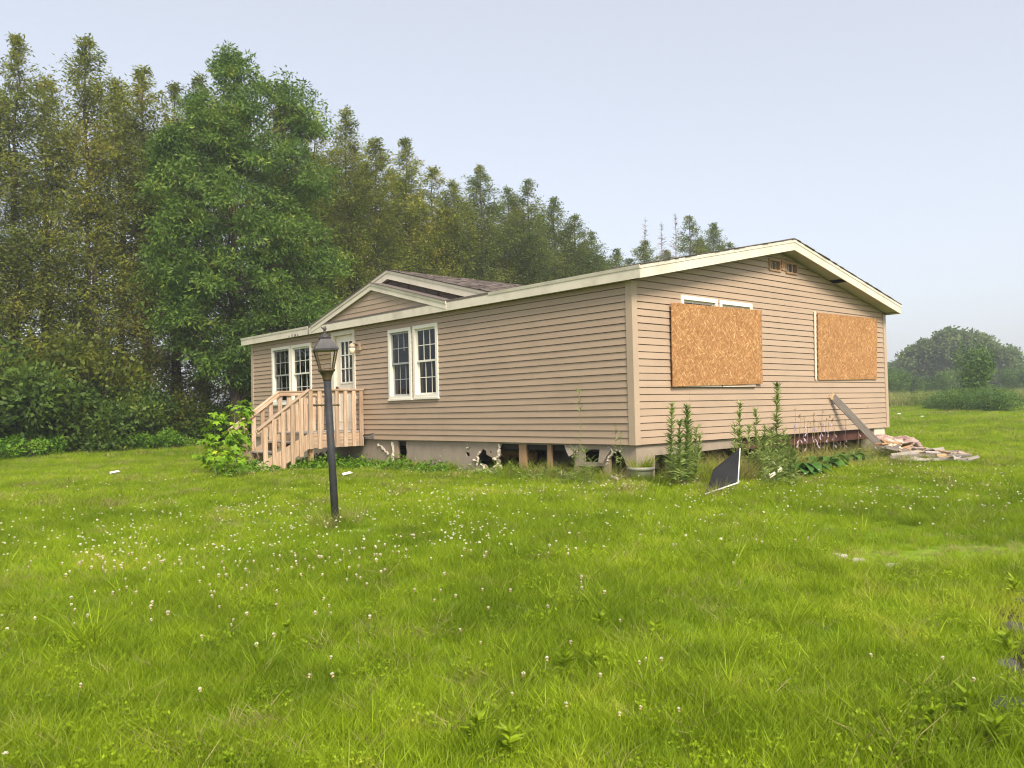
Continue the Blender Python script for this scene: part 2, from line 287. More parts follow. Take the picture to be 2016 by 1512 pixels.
def plank(name, a, b, w, t, m, parent=None, side=(0, 0, 1), taper=1.0):
    """straight board from a to b, w wide along 'side', t thick; its own axes, so the grain follows the length"""
    a = Vector(a); b = Vector(b); z = (b - a); L = z.length; z.normalize(); x = Vector(side) - Vector(side).dot(z) * z
    if x.length < 1e-4: x = Vector((1, 0, 0)) - Vector((1, 0, 0)).dot(z) * z
    x.normalize(); y = z.cross(x); c = min(0.004, t * 0.2)
    me = MB()
    ring = [(-w / 2 + c, -t / 2), (w / 2 - c, -t / 2), (w / 2, -t / 2 + c), (w / 2, t / 2 - c), (w / 2 - c, t / 2), (-w / 2 + c, t / 2), (-w / 2, t / 2 - c), (-w / 2, -t / 2 + c)]
    vs = [(p, q, 0) for p, q in ring] + [(p * taper, q * taper, L) for p, q in ring]
    me.add(vs, [tuple(range(8))[::-1], tuple(range(8, 16))] + [(i, (i + 1) % 8, 8 + (i + 1) % 8, 8 + i) for i in range(8)])
    o = bpy.data.objects.new(name, me.mesh(name, m)); COL.objects.link(o)
    M = Matrix(((x.x, y.x, z.x, a.x), (x.y, y.y, z.y, a.y), (x.z, y.z, z.z, a.z), (0, 0, 0, 1)))
    if parent is not None:
        o.parent = parent; o.matrix_parent_inverse = Matrix.Translation(-Vector(ROOTLOC.get(parent.name, (0, 0, 0))))
    o.matrix_basis = M
    return o
def sheet_with_holes(mb, to3, outer, holes, thick):
    """flat slab in (u, z) with holes, thickness along 'out' (to3(u, out, z))"""
    loops = [outer] + holes
    tess = geometry.tessellate_polygon([[Vector((p[0], p[1], 0)) for p in lp] for lp in loops]); flat = [p for lp in loops for p in lp]; n = len(flat)
    vs = [to3(p[0], 0.0, p[1]) for p in flat] + [to3(p[0], -thick, p[1]) for p in flat]
    fs = [t for t in tess] + [(t[2] + n, t[1] + n, t[0] + n) for t in tess]; k = 0
    for lp in loops:
        m = len(lp); fs += [(k + i, k + (i + 1) % m, k + (i + 1) % m + n, k + i + n) for i in range(m)]; k += m
    mb.add(vs, fs)

# ------------------------------------------------------------------ the ground: one sheet to the horizon
def build_ground():
    ss = np.concatenate([np.arange(-40, 0, 4), np.arange(0, 30, 0.6), np.arange(30, 70, 2.5), np.geomspace(70, 2500, 24)])
    tt = np.concatenate([-np.geomspace(2500, 50, 22), np.arange(-46, -16, 3), np.arange(-16, 16, 0.6), np.arange(16, 48, 3), np.geomspace(50, 2500, 22)])
    S, T = np.meshgrid(ss, tt, indexing='ij'); X = CAM[0] + S * S2[0] + T * T2[0]; Y = CAM[1] + S * S2[1] + T * T2[1]; Z = ground_z(X, Y)
    V = np.stack([X, Y, Z], -1).reshape(-1, 3); ns, nt = S.shape
    i, j = np.meshgrid(np.arange(ns - 1), np.arange(nt - 1), indexing='ij'); a = (i * nt + j).ravel()
    F = np.stack([a, a + nt, a + nt + 1, a + 1], 1)[:, ::-1]
    me = bpy.data.meshes.new('ground'); me.from_pydata(V.tolist(), [], F.tolist()); me.materials.append(MATS['ground']); me.polygons.foreach_set('use_smooth', [True] * len(me.polygons))
    o = bpy.data.objects.new('ground', me); COL.objects.link(o); tag(o, 'mown green lawn and field running out to the horizon', 'ground', kind='structure')
    if me.polygons[0].normal.z < 0: me.flip_normals()
build_ground()

# ------------------------------------------------------------------ the house
W, L, CO = 8.0, 12.36, 0.1016
OX, OY = 0.13, 0.27                      # eave and rake overhang
ZF, ZT, SL = 2.315, 2.485, 0.205         # fascia bottom, fascia top, roof slope
house = empty('manufactured_house', (W / 2, L / 2, -0.5))
tag(house, 'abandoned single-storey house with tan lap siding and broken foundation skirting', 'house')
def LWp(u, o, z): return (-o, u, z)      # left long wall: u along y
def GWp(u, o, z): return (u, -o, z)      # gable wall: u along x
WINS = [('A', 5.372, 6.145, 0.78, 2.138), ('B', 4.535, 5.303, 0.785, 2.143), ('C', 10.255, 11.21, 0.78, 2.138), ('D', 9.258, 10.212, 0.78, 2.133)]
DOOR = (7.39, 8.35, 0.16, 2.276)
GWINS = [(1.12, 2.056, 0.84, 2.192), (2.117, 3.044, 0.84, 2.188), (5.45, 7.2, 1.0, 2.1)]
VENTS = [(3.62, 3.995, 2.803, 3.008), (4.165, 4.55, 2.803, 3.005)]
L_OPEN = [w[1:] for w in WINS] + [DOOR]
G_OPEN = GWINS + VENTS
def gable_top(x): return ZF - 0.004 + SL * (min(x, W - x) + OX)
def wall_slab(name, to3, len_u, z1, opens, profile=None):
    us = sorted({0.02, len_u - 0.02, *[a for o in opens for a in o[:2]]}); zs = sorted({0.0, z1, *[a for o in opens for a in o[2:]]}); mb = MB()
    for u0, u1 in zip(us, us[1:]):
        for z0, zz in zip(zs, zs[1:]):
            cu, cz = (u0 + u1) / 2, (z0 + zz) / 2
            if any(o[0] < cu < o[1] and o[2] < cz < o[3] for o in opens): continue
            p = [to3(u, o, z) for z in (z0, zz) for u, o in ((u0, -0.016), (u1, -0.016), (u1, -0.11), (u0, -0.11))]
            if profile and zz > ZF:
                pass
            mb.hexa(p)
    return mb.build(name, 'sheathing', house)
wallL = wall_slab('wall', LWp, L, ZF + 0.05, L_OPEN)
wallG = wall_slab('wall', GWp, W, ZF + 0.03, [o for o in G_OPEN if o[3] < 2.3])
# triangle of sheathing under the gable roof, with the two vent holes
mbt = MB(); sheet_with_holes(mbt, lambda u, o, z: (u, 0.016 - o, z), [(0.15, ZF + 0.032), (W - 0.15, ZF + 0.032), (W / 2, gable_top(W / 2) - 0.01)], [[(a, c), (b, c), (b, d), (a, d)] for a, b, c, d in VENTS], 0.09)
mbt.build('gable_sheathing', 'sheathing', house)
MB().box((W - 0.11, 0.12, 0), (W, L, ZF + 0.03)).build('wall', 'siding', house)
MB().box((0.12, L - 0.11, 0), (W - 0.12, L, ZF + 0.03)).build('wall', 'siding', house)
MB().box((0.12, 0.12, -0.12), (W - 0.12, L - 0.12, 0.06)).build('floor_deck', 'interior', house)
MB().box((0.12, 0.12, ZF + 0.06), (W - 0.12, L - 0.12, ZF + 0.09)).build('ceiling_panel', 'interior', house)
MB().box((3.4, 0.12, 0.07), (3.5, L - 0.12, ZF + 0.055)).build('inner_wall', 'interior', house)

def subtract(spans, a, b):
    out = []
    for s, e in spans:
        if b <= s or a >= e: out.append((s, e)); continue
        if a > s + 0.004: out.append((s, a))
        if b < e - 0.004: out.append((b, e))
    return out
def siding(wall, to3, zmax, span_fn, opens, seed):
    rnd = random.Random(seed); k = 0
    while k * CO < zmax - 0.01:
        z0, z1 = k * CO, min((k + 1) * CO, zmax)
        cuts = sorted({z0, z1, *[v for o in opens for v in o[2:] if z0 + 0.004 < v < z1 - 0.004]})
        rs = random.Random(seed * 100 + k // 2); step = rs.uniform(-0.0012, 0.0012); off = rs.uniform(0, 3.6)
        for c0, c1 in zip(cuts, cuts[1:]):
            b0, b1 = span_fn(c0); t0, t1 = span_fn(c1)
            if b1 - b0 < 0.05: continue
            spans = [(b0, b1)]
            for o in opens:
                if o[2] < (c0 + c1) / 2 < o[3]: spans = subtract(spans, o[0], o[1])
            seams = [off + 3.66 * i for i in range(-1, 5)] if c1 - c0 > 0.06 else []
            pieces = []
            for s, e in spans:
                x = [s] + [q for q in seams if s + 0.3 < q < e - 0.3] + [e]; pieces += list(zip(x, x[1:]))
            for i, (s, e) in enumerate(pieces):
                mb = MB(); n = max(2, int((e - s) / 0.8)); vs = []
                oo = lambda z: 0.002 + 0.013 * (1 - (z - z0) / CO)
                ph = rnd.uniform(0, 6)
                for q in range(n + 1):
                    f = q / n; u = s + (e - s) * f; ut = u
                    if q == 0 and abs(s - b0) < 1e-6: ut = t0
                    if q == n and abs(e - b1) < 1e-6: ut = t1
                    ut = min(max(ut, t0), t1) if t1 > t0 else (t0 + t1) / 2
                    wob = 0.0013 * math.sin(u * 2.1 + ph) + 0.0008 * rnd.uniform(-1, 1); dz = 0.0012 * math.sin(u * 0.9 + ph) if c0 == z0 else 0
                    full = c1 > z1 - 1e-6
                    vs += [to3(u, -0.012, c0 + dz + 0.003), to3(u, oo(c0) + wob + step, c0 + dz), to3(ut, oo(c1) + step, c1 - (0.010 if full else 0)), to3(ut, -0.012 if full else oo(c1) + step, c1 + 0.0005)]
                fs = [(4 * q + a, 4 * (q + 1) + a, 4 * (q + 1) + a + 1, 4 * q + a + 1) for q in range(n) for a in (0, 1, 2)]
                mb.add(vs, fs); mb.build('siding_board', 'siding', wall)
        k += 1
siding(wallL, LWp, ZF, lambda z: (0.075, L - 0.075), L_OPEN, 3)
def gspan(z):
    if z <= gable_top(0): return (0.075, W - 0.075)
    a = (z - ZF + 0.004) / SL - OX; return (max(a, 0.075), min(W - a, W - 0.075)) if a < W / 2 else (W / 2, W / 2)
siding(wallG, GWp, gable_top(W / 2) - 0.01, gspan, G_OPEN, 5)
# corner posts
def corner_trim(cx, cy, sx, sy, name='corner_trim', zt=ZF - 0.002):
    t, w = 0.022, 0.095
    mb = MB()
    mb.add([(cx - sx * t, cy + sy * w, -0.004), (cx - sx * t, cy - sy * t, -0.004), (cx + sx * w, cy - sy * t, -0.004), (cx + sx * w, cy, -0.004), (cx, cy, -0.004), (cx, cy + sy * w, -0.004)] +
           [(cx - sx * t, cy + sy * w, zt), (cx - sx * t, cy - sy * t, zt), (cx + sx * w, cy - sy * t, zt), (cx + sx * w, cy, zt), (cx, cy, zt), (cx, cy + sy * w, zt)],
           [(0, 1, 4, 5)[::-1], (1, 2, 3, 4)[::-1], (6, 7, 10, 11), (7, 8, 9, 10)] + [(i, (i + 1) % 6, 6 + (i + 1) % 6, 6 + i) for i in range(6)])
    mb.build(name, 'trim_tan', house)
corner_trim(0, 0, 1, 1); corner_trim(W, 0, -1, 1); corner_trim(0, L, 1, -1)

# --- windows
def window(to3, u0, u1, z0, z1, glass='window_glass', sash='white_vinyl', lower_only_rail=False, skip=()):
    def bar(name, a, b, c, d, o0, o1, m, par):
        return MB().hexa([to3(u, o, z) for z in (c, d) for u, o in ((a, o0), (b, o0), (b, o1), (a, o1))]).build(name, m, par)
    fw = 0.062; fr = MB()
    def ring(mb, a, b, c, d, w, o0, o1):
        for (p, q, r, s) in ((a, b, d - w, d), (a, b, c, c + w), (a, a + w, c + w, d - w), (b - w, b, c + w, d - w)):
            mb.hexa([to3(u, o, z) for z in (r, s) for u, o in ((p, o0), (q, o0), (q, o1), (p, o1))])
    ring(fr, u0, u1, z0, z1, fw, 0.032, -0.10)
    win = fr.build('window', 'white_vinyl', house)
    bar('sill', u0 - 0.012, u1 + 0.012, z0 - 0.022, z0 + 0.012, 0.046, -0.004, 'white_vinyl', win)
    zm = (z0 + z1) / 2 + 0.01; iu0, iu1, iz0, iz1 = u0 + fw, u1 - fw, z0 + fw, z1 - fw
    for nm, c, d, oo in (('upper_sash', zm - 0.018, iz1, -0.012), ('lower_sash', iz0, zm + 0.018, -0.047)):
        mb = MB(); ring(mb, iu0 + 0.001, iu1 - 0.001, c, d, 0.036, oo, oo - 0.03); mb.build(nm, sash, win)
        a, b, e, f = iu0 + 0.036, iu1 - 0.036, c + 0.036, d - 0.036
        bar('pane', a - 0.004, b + 0.004, e - 0.004, f + 0.004, oo - 0.013, oo - 0.018, glass, win)
        for i in (1, 2):
            u = a + (b - a) * i / 3
            if (nm, i) in skip: bar('muntin', u - 0.007, u + 0.007, e + (f - e) * 0.4, f, oo - 0.006, oo - 0.0125, sash, win)
            else: bar('muntin', u - 0.007, u + 0.007, e, f, oo - 0.006, oo - 0.0125, sash, win)
        for i in range(3):
            bar('muntin', a + (b - a) * i / 3 + 0.0075, a + (b - a) * (i + 1) / 3 - 0.0075, (e + f) / 2 - 0.007, (e + f) / 2 + 0.007, oo - 0.006, oo - 0.0125, sash, win)
    return win
for nm, a, b, c, d in WINS:
    w = window(LWp, a, b, c, d, sash='grey_sash' if nm in 'AC' else 'white_vinyl', skip=(('upper_sash', 1),) if nm == 'A' else ())
    if nm in 'AC': w['label'] = 'double-hung window with grey sashes and white grid'
for g in GWINS[:2]: window(GWp, *g)
for u in (5.337, 10.233):
    MB().hexa([LWp(p, o, z) for z in (0.78, 2.13) for p, o in ((u - 0.03, -0.002), (u + 0.03, -0.002), (u + 0.03, -0.014), (u - 0.03, -0.014))]).build('mullion_gap', 'sheathing', house)
# --- vents under the gable peak
for i, (a, b, c, d) in enumerate(VENTS):
    mb = MB(); w = 0.028
    for (p, q, r, s) in ((a, b, d - w, d), (a, b, c, c + w), (a, a + w, c + w, d - w), (b - w, b, c + w, d - w)): mb.hexa([GWp(u, o, z) for z in (r, s) for u, o in ((p, 0.03), (q, 0.03), (q, -0.08), (p, -0.08))])
    v = mb.build('gable_vent', 'stud_wood', house)
    MB().box((a + w, 0.05, c + w), (b - w, 0.06, d - w)).build('backing', 'sheathing', v)
    for j in (1, 2): MB().box((a + (b - a) * j / 3 - 0.01, 0.0, c + w), (a + (b - a) * j / 3 + 0.01, 0.03, d - w)).build('bar', 'grey_wood', v)
for j in range(3):
    u = 4.03 + j * 0.04
    MB().hexa([GWp(q, o, z) for z in (2.86 + 0.03 * j, 3.02 - 0.02 * j) for q, o in ((u, 0.03), (u + 0.022, 0.034), (u + 0.022, 0.016), (u, 0.016))]).build('torn_strip', 'stud_wood', house)

# --- door
da, db, dc, dd = DOOR
mb = MB()
for (p, q, r, s) in ((da, da + 0.075, dc, dd), (db - 0.11, db, dc, dd), (da + 0.075, db - 0.11, dd - 0.085, dd)): mb.hexa([LWp(u, o, z) for z in (r, s) for u, o in ((p, 0.035), (q, 0.035), (q, -0.11), (p, -0.11))])
frame = mb.build('door_frame', 'cream_trim', house)
MB().hexa([LWp(u, o, z) for z in (dc, dc + 0.03) for u, o in ((da + 0.076, 0.05), (db - 0.111, 0.05), (db - 0.111, -0.1), (da + 0.076, -0.1))]).build('threshold', 'alu', frame)
la, lb, lc, ld = da + 0.08, db - 0.115, dc + 0.034, dd - 0.09
ga, gb, gc, gd = la + 0.10, lb - 0.19, 1.19, 2.05
mb = MB()
for (p, q, r, s) in ((la, lb, lc, gc), (la, lb, gd, ld), (la, ga, gc, gd), (gb, lb, gc, gd)): mb.hexa([LWp(u, o, z) for z in (r, s) for u, o in ((p, -0.035), (q, -0.035), (q, -0.075), (p, -0.075))])
door = mb.build('door', 'door_paint', house)
def lbar(name, a, b, c, d, o0, o1, m, par): return MB().hexa([LWp(u, o, z) for z in (c, d) for u, o in ((a, o0), (b, o0), (b, o1), (a, o1))]).build(name, m, par)
lbar('pane', ga, gb, gc, gd, -0.052, -0.058, 'window_glass', door)
mb = MB()
for (p, q, r, s) in ((ga - 0.03, gb + 0.03, gd - 0.005, gd + 0.03), (ga - 0.03, gb + 0.03, gc - 0.03, gc + 0.005), (ga - 0.03, ga + 0.005, gc + 0.005, gd - 0.005), (gb - 0.005, gb + 0.03, gc + 0.005, gd - 0.005)): mb.hexa([LWp(u, o, z) for z in (r, s) for u, o in ((p, -0.024), (q, -0.024), (q, -0.036), (p, -0.036))])
mb.build('glass_frame', 'white_vinyl', door)
for i in (1, 2):
    u = ga + (gb - ga) * i / 3; lbar('muntin', u - 0.011, u + 0.011, gc + 0.004, gd - 0.004, -0.03, -0.051, 'white_vinyl', door)
    z = gc + (gd - gc) * i / 3
    for j in range(3): lbar('muntin', ga + (gb - ga) * j / 3 + 0.0115, ga + (gb - ga) * (j + 1) / 3 - 0.0115, z - 0.011, z + 0.011, -0.032, -0.051, 'white_vinyl', door)
for q0, q1 in ((la + 0.09, (la + lb) / 2 - 0.03), ((la + lb) / 2 + 0.03, lb - 0.09)):
    mb = MB()
    for (p, q, r, s) in ((q0, q1, 1.02, 1.045), (q0, q1, 0.36, 0.385), (q0, q0 + 0.025, 0.385, 1.02), (q1 - 0.025, q1, 0.385, 1.02)): mb.hexa([LWp(u, o, z) for z in (r, s) for u, o in ((p, -0.028), (q, -0.028), (q, -0.0345), (p, -0.0345))])
    mb.build('raised_panel', 'door_paint', door)
MB().lathe([(0.012, 0), (0.012, 0.03), (0.03, 0.035), (0.032, 0.055), (0.02, 0.065)], (0, 0, 0), 10).build('knob', 'bronze', door).matrix_basis = Matrix.Translation((0.035, lb - 0.07, 1.08)) @ Matrix.Rotation(-math.pi / 2, 4, 'Y')

# --- roof: slabs, shingles, fascia and rake boards, soffits
ridge_z = ZT + SL * (W / 2 + OX)
def roof_slab(name, x0, x1, z0, z1, y0, y1, th, m, par=house):
    return MB().hexa([(x0, y0, z0 - th), (x1, y0, z1 - th), (x1, y1, z1 - th), (x0, y1, z0 - th), (x0, y0, z0), (x1, y0, z1), (x1, y1, z1), (x0, y1, z0)]).build(name, m, par)
YE = L + 0.3
roofF = roof_slab('roof', -OX - 0.02, W / 2, ZT + 0.006, ridge_z + 0.01, -OY - 0.02, YE + 0.02, 0.035, 'shingle')
roofB = roof_slab('roof', W / 2, W + OX + 0.02, ridge_z + 0.01, ZT + 0.006, -OY - 0.02, YE + 0.02, 0.035, 'shingle')
MB().hexa([(W / 2 - 0.14, -OY - 0.022, ridge_z - 0.012), (W / 2, -OY - 0.022, ridge_z + 0.012), (W / 2, YE, ridge_z + 0.012), (W / 2 - 0.14, YE, ridge_z - 0.012), (W / 2 - 0.14, -OY - 0.022, ridge_z - 0.004), (W / 2, -OY - 0.022, ridge_z + 0.026), (W / 2, YE, ridge_z + 0.026), (W / 2 - 0.14, YE, ridge_z - 0.004)]).build('ridge_cap', 'shingle', house)
MB().hexa([(W / 2, -OY - 0.022, ridge_z + 0.012), (W / 2 + 0.14, -OY - 0.022, ridge_z - 0.012), (W / 2 + 0.14, YE, ridge_z - 0.012), (W / 2, YE, ridge_z + 0.012), (W / 2, -OY - 0.022, ridge_z + 0.026), (W / 2 + 0.14, -OY - 0.022, ridge_z - 0.004), (W / 2 + 0.14, YE, ridge_z - 0.004), (W / 2, YE, ridge_z + 0.026)]).build('ridge_cap', 'shingle', house)
# ragged shingle edge along the near rake (tabs poking past the drip edge)
rnd = random.Random(11)
for side in (0, 1):
    mb = MB(); x = -OX - 0.02
    while x < W / 2:
        w = rnd.uniform(0.10, 0.16); o = rnd.uniform(0.0, 0.022); x1 = min(x + w, W / 2); z0 = ZT + 0.008 + SL * (x + OX); z1 = ZT + 0.008 + SL * (x1 + OX)
        f = (lambda q: q) if side == 0 else (lambda q: W - q)
        mb.hexa([(f(x), -OY - 0.03 - o, z0), (f(x1), -OY - 0.03 - o, z1), (f(x1), 0.3, z1), (f(x), 0.3, z0), (f(x), -OY - 0.03 - o, z0 + 0.012), (f(x1), -OY - 0.03 - o, z1 + 0.006), (f(x1), 0.3, z1 + 0.006), (f(x), 0.3, z0 + 0.012)]); x = x1
    o = mb.build('shingle_edge', 'shingle', house); o['kind'] = 'stuff'
# eave fascia, in lengths, with a drip edge above it except under the front gable
GA0, GA1 = 9.0, 2.95
for y0, y1, m in ((-OY - 0.016, 3.4, 'cream_trim'), (3.404, 6.9, 'cream_trim'), (6.904, 9.12, 'cream_trim'), (9.15, 10.4, 'cream_trim'), (10.403, YE, 'cream_trim')):
    zt = ZT - 0.045
    MB().box((-OX - 0.018, y0, ZF - 0.012), (-OX, y1, zt)).build('fascia_board', m, house)
for y0, y1 in ((-OY - 0.02, 0.9), (0.903, 2.93), (9.16, 11.0), (11.003, YE + 0.015)):
    MB().hexa([(-OX - 0.026, y0, ZT - 0.047), (-OX - 0.002, y0, ZT - 0.047), (-OX - 0.002, y1, ZT - 0.047), (-OX - 0.026, y1, ZT - 0.047), (-OX - 0.034, y0, ZT), (-OX - 0.002, y0, ZT), (-OX - 0.002, y1, ZT), (-OX - 0.034, y1, ZT)]).build('drip_edge', 'cream_trim', house)
MB().box((-OX - 0.012, 2.935, ZT - 0.044), (-OX, 9.155, ZT - 0.002)).build('fascia_strip', 'cream_trim', house)
# dark weathered stains and rot on the far fascia
for y0, w, h in ((9.13, 0.05, 0.16), (9.75, 0.10, 0.07), (9.62, 0.06, 0.05), (9.9, 0.05, 0.09), (10.05, 0.04, 0.05)):
    mb = MB(); n = 7; pts = [(-OX - 0.0205, y0 + w * (i / n - 0.5) * 2 * (1 if i else 1), 0) for i in range(n + 1)]
    top = [(-OX - 0.0203, y0 - w / 2 + w * i / n, ZF - 0.012 + h * rnd.uniform(0.7, 1.15) if 0 < i < n else ZF + 0.0) for i in range(n + 1)]; bot = [(-OX - 0.0203, y0 - w / 2 + w * i / n, ZF - 0.011) for i in range(n + 1)]
    mb.add(bot + top, [(i, i + 1, n + 2 + i, n + 1 + i) for i in range(n)]); mb.build('stain', 'old_board', house)
# rake boards on the near gable
def rake(x0, x1, y, hi=0.0, lo=0.17, t=0.018, m='cream_trim', name='rake_board'):
    z = lambda x: ZT - 0.004 + SL * (min(x, W - x) + OX)
    return MB().hexa([(x0, y - t, z(x0) - lo), (x1, y - t, z(x1) - lo), (x1, y, z(x1) - lo), (x0, y, z(x0) - lo), (x0, y - t, z(x0) - hi), (x1, y - t, z(x1) - hi), (x1, y, z(x1) - hi), (x0, y, z(x0) - hi)]).build(name, m, house)
for x0, x1 in ((-OX + 0.006, 1.9), (1.904, W / 2 - 0.003), (W / 2 + 0.006, 6.05), (6.054, W + OX)): rake(x0, x1, -OY, 0.048, 0.178)
for x0, x1 in ((-OX - 0.02, 0.92), (0.923, 3.1), (3.103, W / 2 - 0.001), (W / 2 + 0.001, 5.6), (5.603, W + OX + 0.02)): rake(x0, x1, -OY - 0.006, -0.002, 0.046, 0.02, name='drip_edge')
def soffit(x0, x1):
    z = lambda x: ZF + 0.002 + SL * (min(x, W - x) + OX)
    MB().hexa([(x0, -OY + 0.002, z(x0)), (x1, -OY + 0.002, z(x1)), (x1, 0.012, z(x1)), (x0, 0.012, z(x0)), (x0, -OY + 0.002, z(x0) + 0.01), (x1, -OY + 0.002, z(x1) + 0.01), (x1, 0.012, z(x1) + 0.01), (x0, 0.012, z(x0) + 0.01)]).build('soffit', 'soffit', house)
soffit(-OX, W / 2 - 0.001); soffit(W / 2 + 0.001, 5.72); soffit(5.93, W + OX)
MB().box((-OX + 0.001, 0.014, ZF), (-0.002, YE, ZF + 0.01)).build('soffit', 'soffit', house)
MB().box((W + 0.02, -OY + 0.003, ZF + 0.004), (W + OX, YE, ZF + 0.012)).build('soffit', 'soffit', house)
MB().box((W + OX, -OY, ZF - 0.01), (W + OX + 0.018, YE, ZT)).build('fascia_board', 'cream_trim', house)
# --- two nested gables over the front door
GS = 0.261
def front_gable(xf, yc, hw, zp, depth_x, wall_x, wall_mat, lowcut, lo=0.185):
    """rake boards in the plane x=xf, peak (yc, zp), roof running back to depth_x"""
    zb = lambda y: zp - GS * abs(y - yc)
    for sgn in (-1, 1):
        ye = yc + sgn * hw
        ys = [yc + sgn * 0.002, yc + sgn * hw * 0.45, ye] if sgn < 0 and hw > 2.8 else [yc + sgn * 0.002, ye]
        for a, b in zip(ys, ys[1:]):
            b2 = b - sgn * 0.003
            MB().hexa([(xf - 0.02, a, zb(a) - lo), (xf, a, zb(a) - lo), (xf, b2, zb(b2) - lo), (xf - 0.02, b2, zb(b2) - lo), (xf - 0.02, a, zb(a) - 0.05), (xf, a, zb(a) - 0.05), (xf, b2, zb(b2) - 0.05), (xf - 0.02, b2, zb(b2) - 0.05)]).build('rake_board', 'cream_trim', house)
        MB().hexa([(xf - 0.032, yc, zp - 0.048), (xf - 0.004, yc, zp - 0.048), (xf - 0.004, ye, zb(ye) - 0.048), (xf - 0.032, ye, zb(ye) - 0.048), (xf - 0.038, yc, zp), (xf - 0.004, yc, zp), (xf - 0.004, ye, zb(ye)), (xf - 0.038, ye, zb(ye))]).build('drip_edge', 'cream_trim', house)
        th = 0.03
        MB().hexa([(xf - 0.045, yc, zp + 0.002), (depth_x, yc, zp + 0.002), (depth_x, ye, zb(ye) + 0.002), (xf - 0.045, ye, zb(ye) + 0.002), (xf - 0.045, yc, zp + 0.002 + 0.012), (depth_x, yc, zp + 0.014), (depth_x, ye, zb(ye) + 0.014), (xf - 0.045, ye, zb(ye) + 0.014)]).build('roof', 'shingle', house)
        # soffit between rake and wall
        MB().hexa([(xf + 0.002, yc, zp - lo + 0.005), (wall_x, yc, zp - lo + 0.005), (wall_x, ye, zb(ye) - lo + 0.005), (xf + 0.002, ye, zb(ye) - lo + 0.005), (xf + 0.002, yc, zp - lo + 0.012), (wall_x, yc, zp - lo + 0.012), (wall_x, ye, zb(ye) - lo + 0.012), (xf + 0.002, ye, zb(ye) - lo + 0.012)]).build('soffit', 'soffit', house)
    # wall with boards
    z0 = lowcut; mb = MB(); zt = zp - lo; wh = (zt - z0) / GS
    wl_ = mb.add([(wall_x + 0.02, yc - wh, z0), (wall_x + 0.02, yc + wh, z0), (wall_x + 0.02, yc, zt)], [(0, 1, 2)]).build('gable_wall', 'sheathing', house)
    ex = CO if wall_mat == 'siding' else 0.127; k = 0
    while z0 + k * ex < zt - 0.01:
        a, b = z0 + k * ex, min(z0 + (k + 1) * ex, zt - 0.003); ha, hb = (zt - a) / GS, (zt - b) / GS
        if wall_mat == 'siding':
            MB().add([(wall_x - 0.013, yc - ha, a), (wall_x - 0.013, yc + ha, a), (wall_x - 0.002, yc + hb, b), (wall_x - 0.002, yc - hb, b), (wall_x + 0.01, yc - ha, a + 0.002), (wall_x + 0.01, yc + ha, a + 0.002)], [(0, 1, 2, 3)[::-1], (0, 4, 5, 1)[::-1]]).build('siding_board', 'siding', wl_)
        else:
            y = yc - ha + (0.15 if k % 2 else 0)
            while y < yc + ha - 0.05:
                y1 = min(y + 0.30, yc + ha); c0, c1 = max(y + 0.003, yc - hb), min(y1 - 0.003, yc + hb)
                if c1 > c0 + 0.02: MB().add([(wall_x - 0.012, y + 0.003, a), (wall_x - 0.012, y1 - 0.003, a), (wall_x - 0.003, c1, b), (wall_x - 0.003, c0, b), (wall_x + 0.01, y + 0.003, a), (wall_x + 0.01, y1 - 0.003, a)], [(0, 1, 2, 3)[::-1], (0, 4, 5, 1)[::-1]]).build('wall_shingle', 'shingle', wl_)
                y = y1
        k += 1
front_gable(-OX - 0.005, 6.535, 2.45, 3.112, 0.26, -0.09, 'siding', ZT + 0.003, 0.142)
front_gable(0.17, 6.40, 3.19, 3.372, 4.6, 0.255, 'shingle', ZT + 0.06, 0.172)
# shingle courses on the visible slope of the larger gable
mb = MB(); rnd = random.Random(5); zb = lambda y: 3.372 - GS * abs(y - 6.40) + 0.015
ny = 26
for i in range(ny):
    ya, yb = 6.40 - 3.19 * i / ny, 6.40 - 3.19 * (i + 1.25) / ny; x = 0.12 + rnd.uniform(-0.25, 0)
    while x < 4.5:
        w = rnd.uniform(0.12, 0.32); x1 = x + w - 0.006; x0 = max(x, 0.118); h = rnd.choice((0.006, 0.006, 0.014))
        if x1 > x0 + 0.02:
            mb.add([(x0, ya, zb(ya)), (x1, ya, zb(ya)), (x1, yb, zb(yb) + h), (x0, yb, zb(yb) + h), (x0, yb, zb(yb) - 0.004), (x1, yb, zb(yb) - 0.004)], [(0, 3, 2, 1), (3, 4, 5, 2)])
        x += w
o = mb.build('shingles', 'shingle', house); o['kind'] = 'stuff'

# --- foundation skirting with its torn openings (coordinates read off the long wall)
def zl(x, y): q = on_plane(700 + x / 3.36, 800 + y / 3.36, 0, 0.0); return (q[1], q[2])
H1 = [(268, 231), (326, 231), (322, 262), (329, 300), (323, 340), (327, 372), (312, 389), (290, 384), (268, 390)]
H2 = [(789, 396), (800, 352), (797, 325), (815, 305), (830, 284), (850, 292), (855, 320), (888, 338), (914, 350), (926, 400), (906, 398), (886, 410), (861, 409), (850, 390), (838, 384), (818, 378), (802, 392)]
H2b = [(716, 306), (742, 304), (744, 328), (724, 331)]
H2c = [(877, 297), (888, 299), (886, 310), (878, 309)]
H3 = [(952, 247), (1370, 255), (1385, 285), (1408, 318), (1425, 332), (1440, 318), (1433, 430), (1440, 470), (1410, 486), (1000, 486), (960, 470), (946, 452), (930, 440), (944, 410), (938, 385), (944, 365), (930, 348), (947, 322), (938, 290)]
H4 = [(1502, 287), (1612, 289), (1608, 330), (1602, 368), (1505, 368)]
H5 = [(1692, 292), (1722, 298), (1752, 330), (1772, 372), (1786, 410), (1778, 446), (1720, 478), (1668, 482), (1668, 345), (1680, 330)]
H6 = [(1462, 396), (1632, 396), (1632, 480), (1462, 478)]
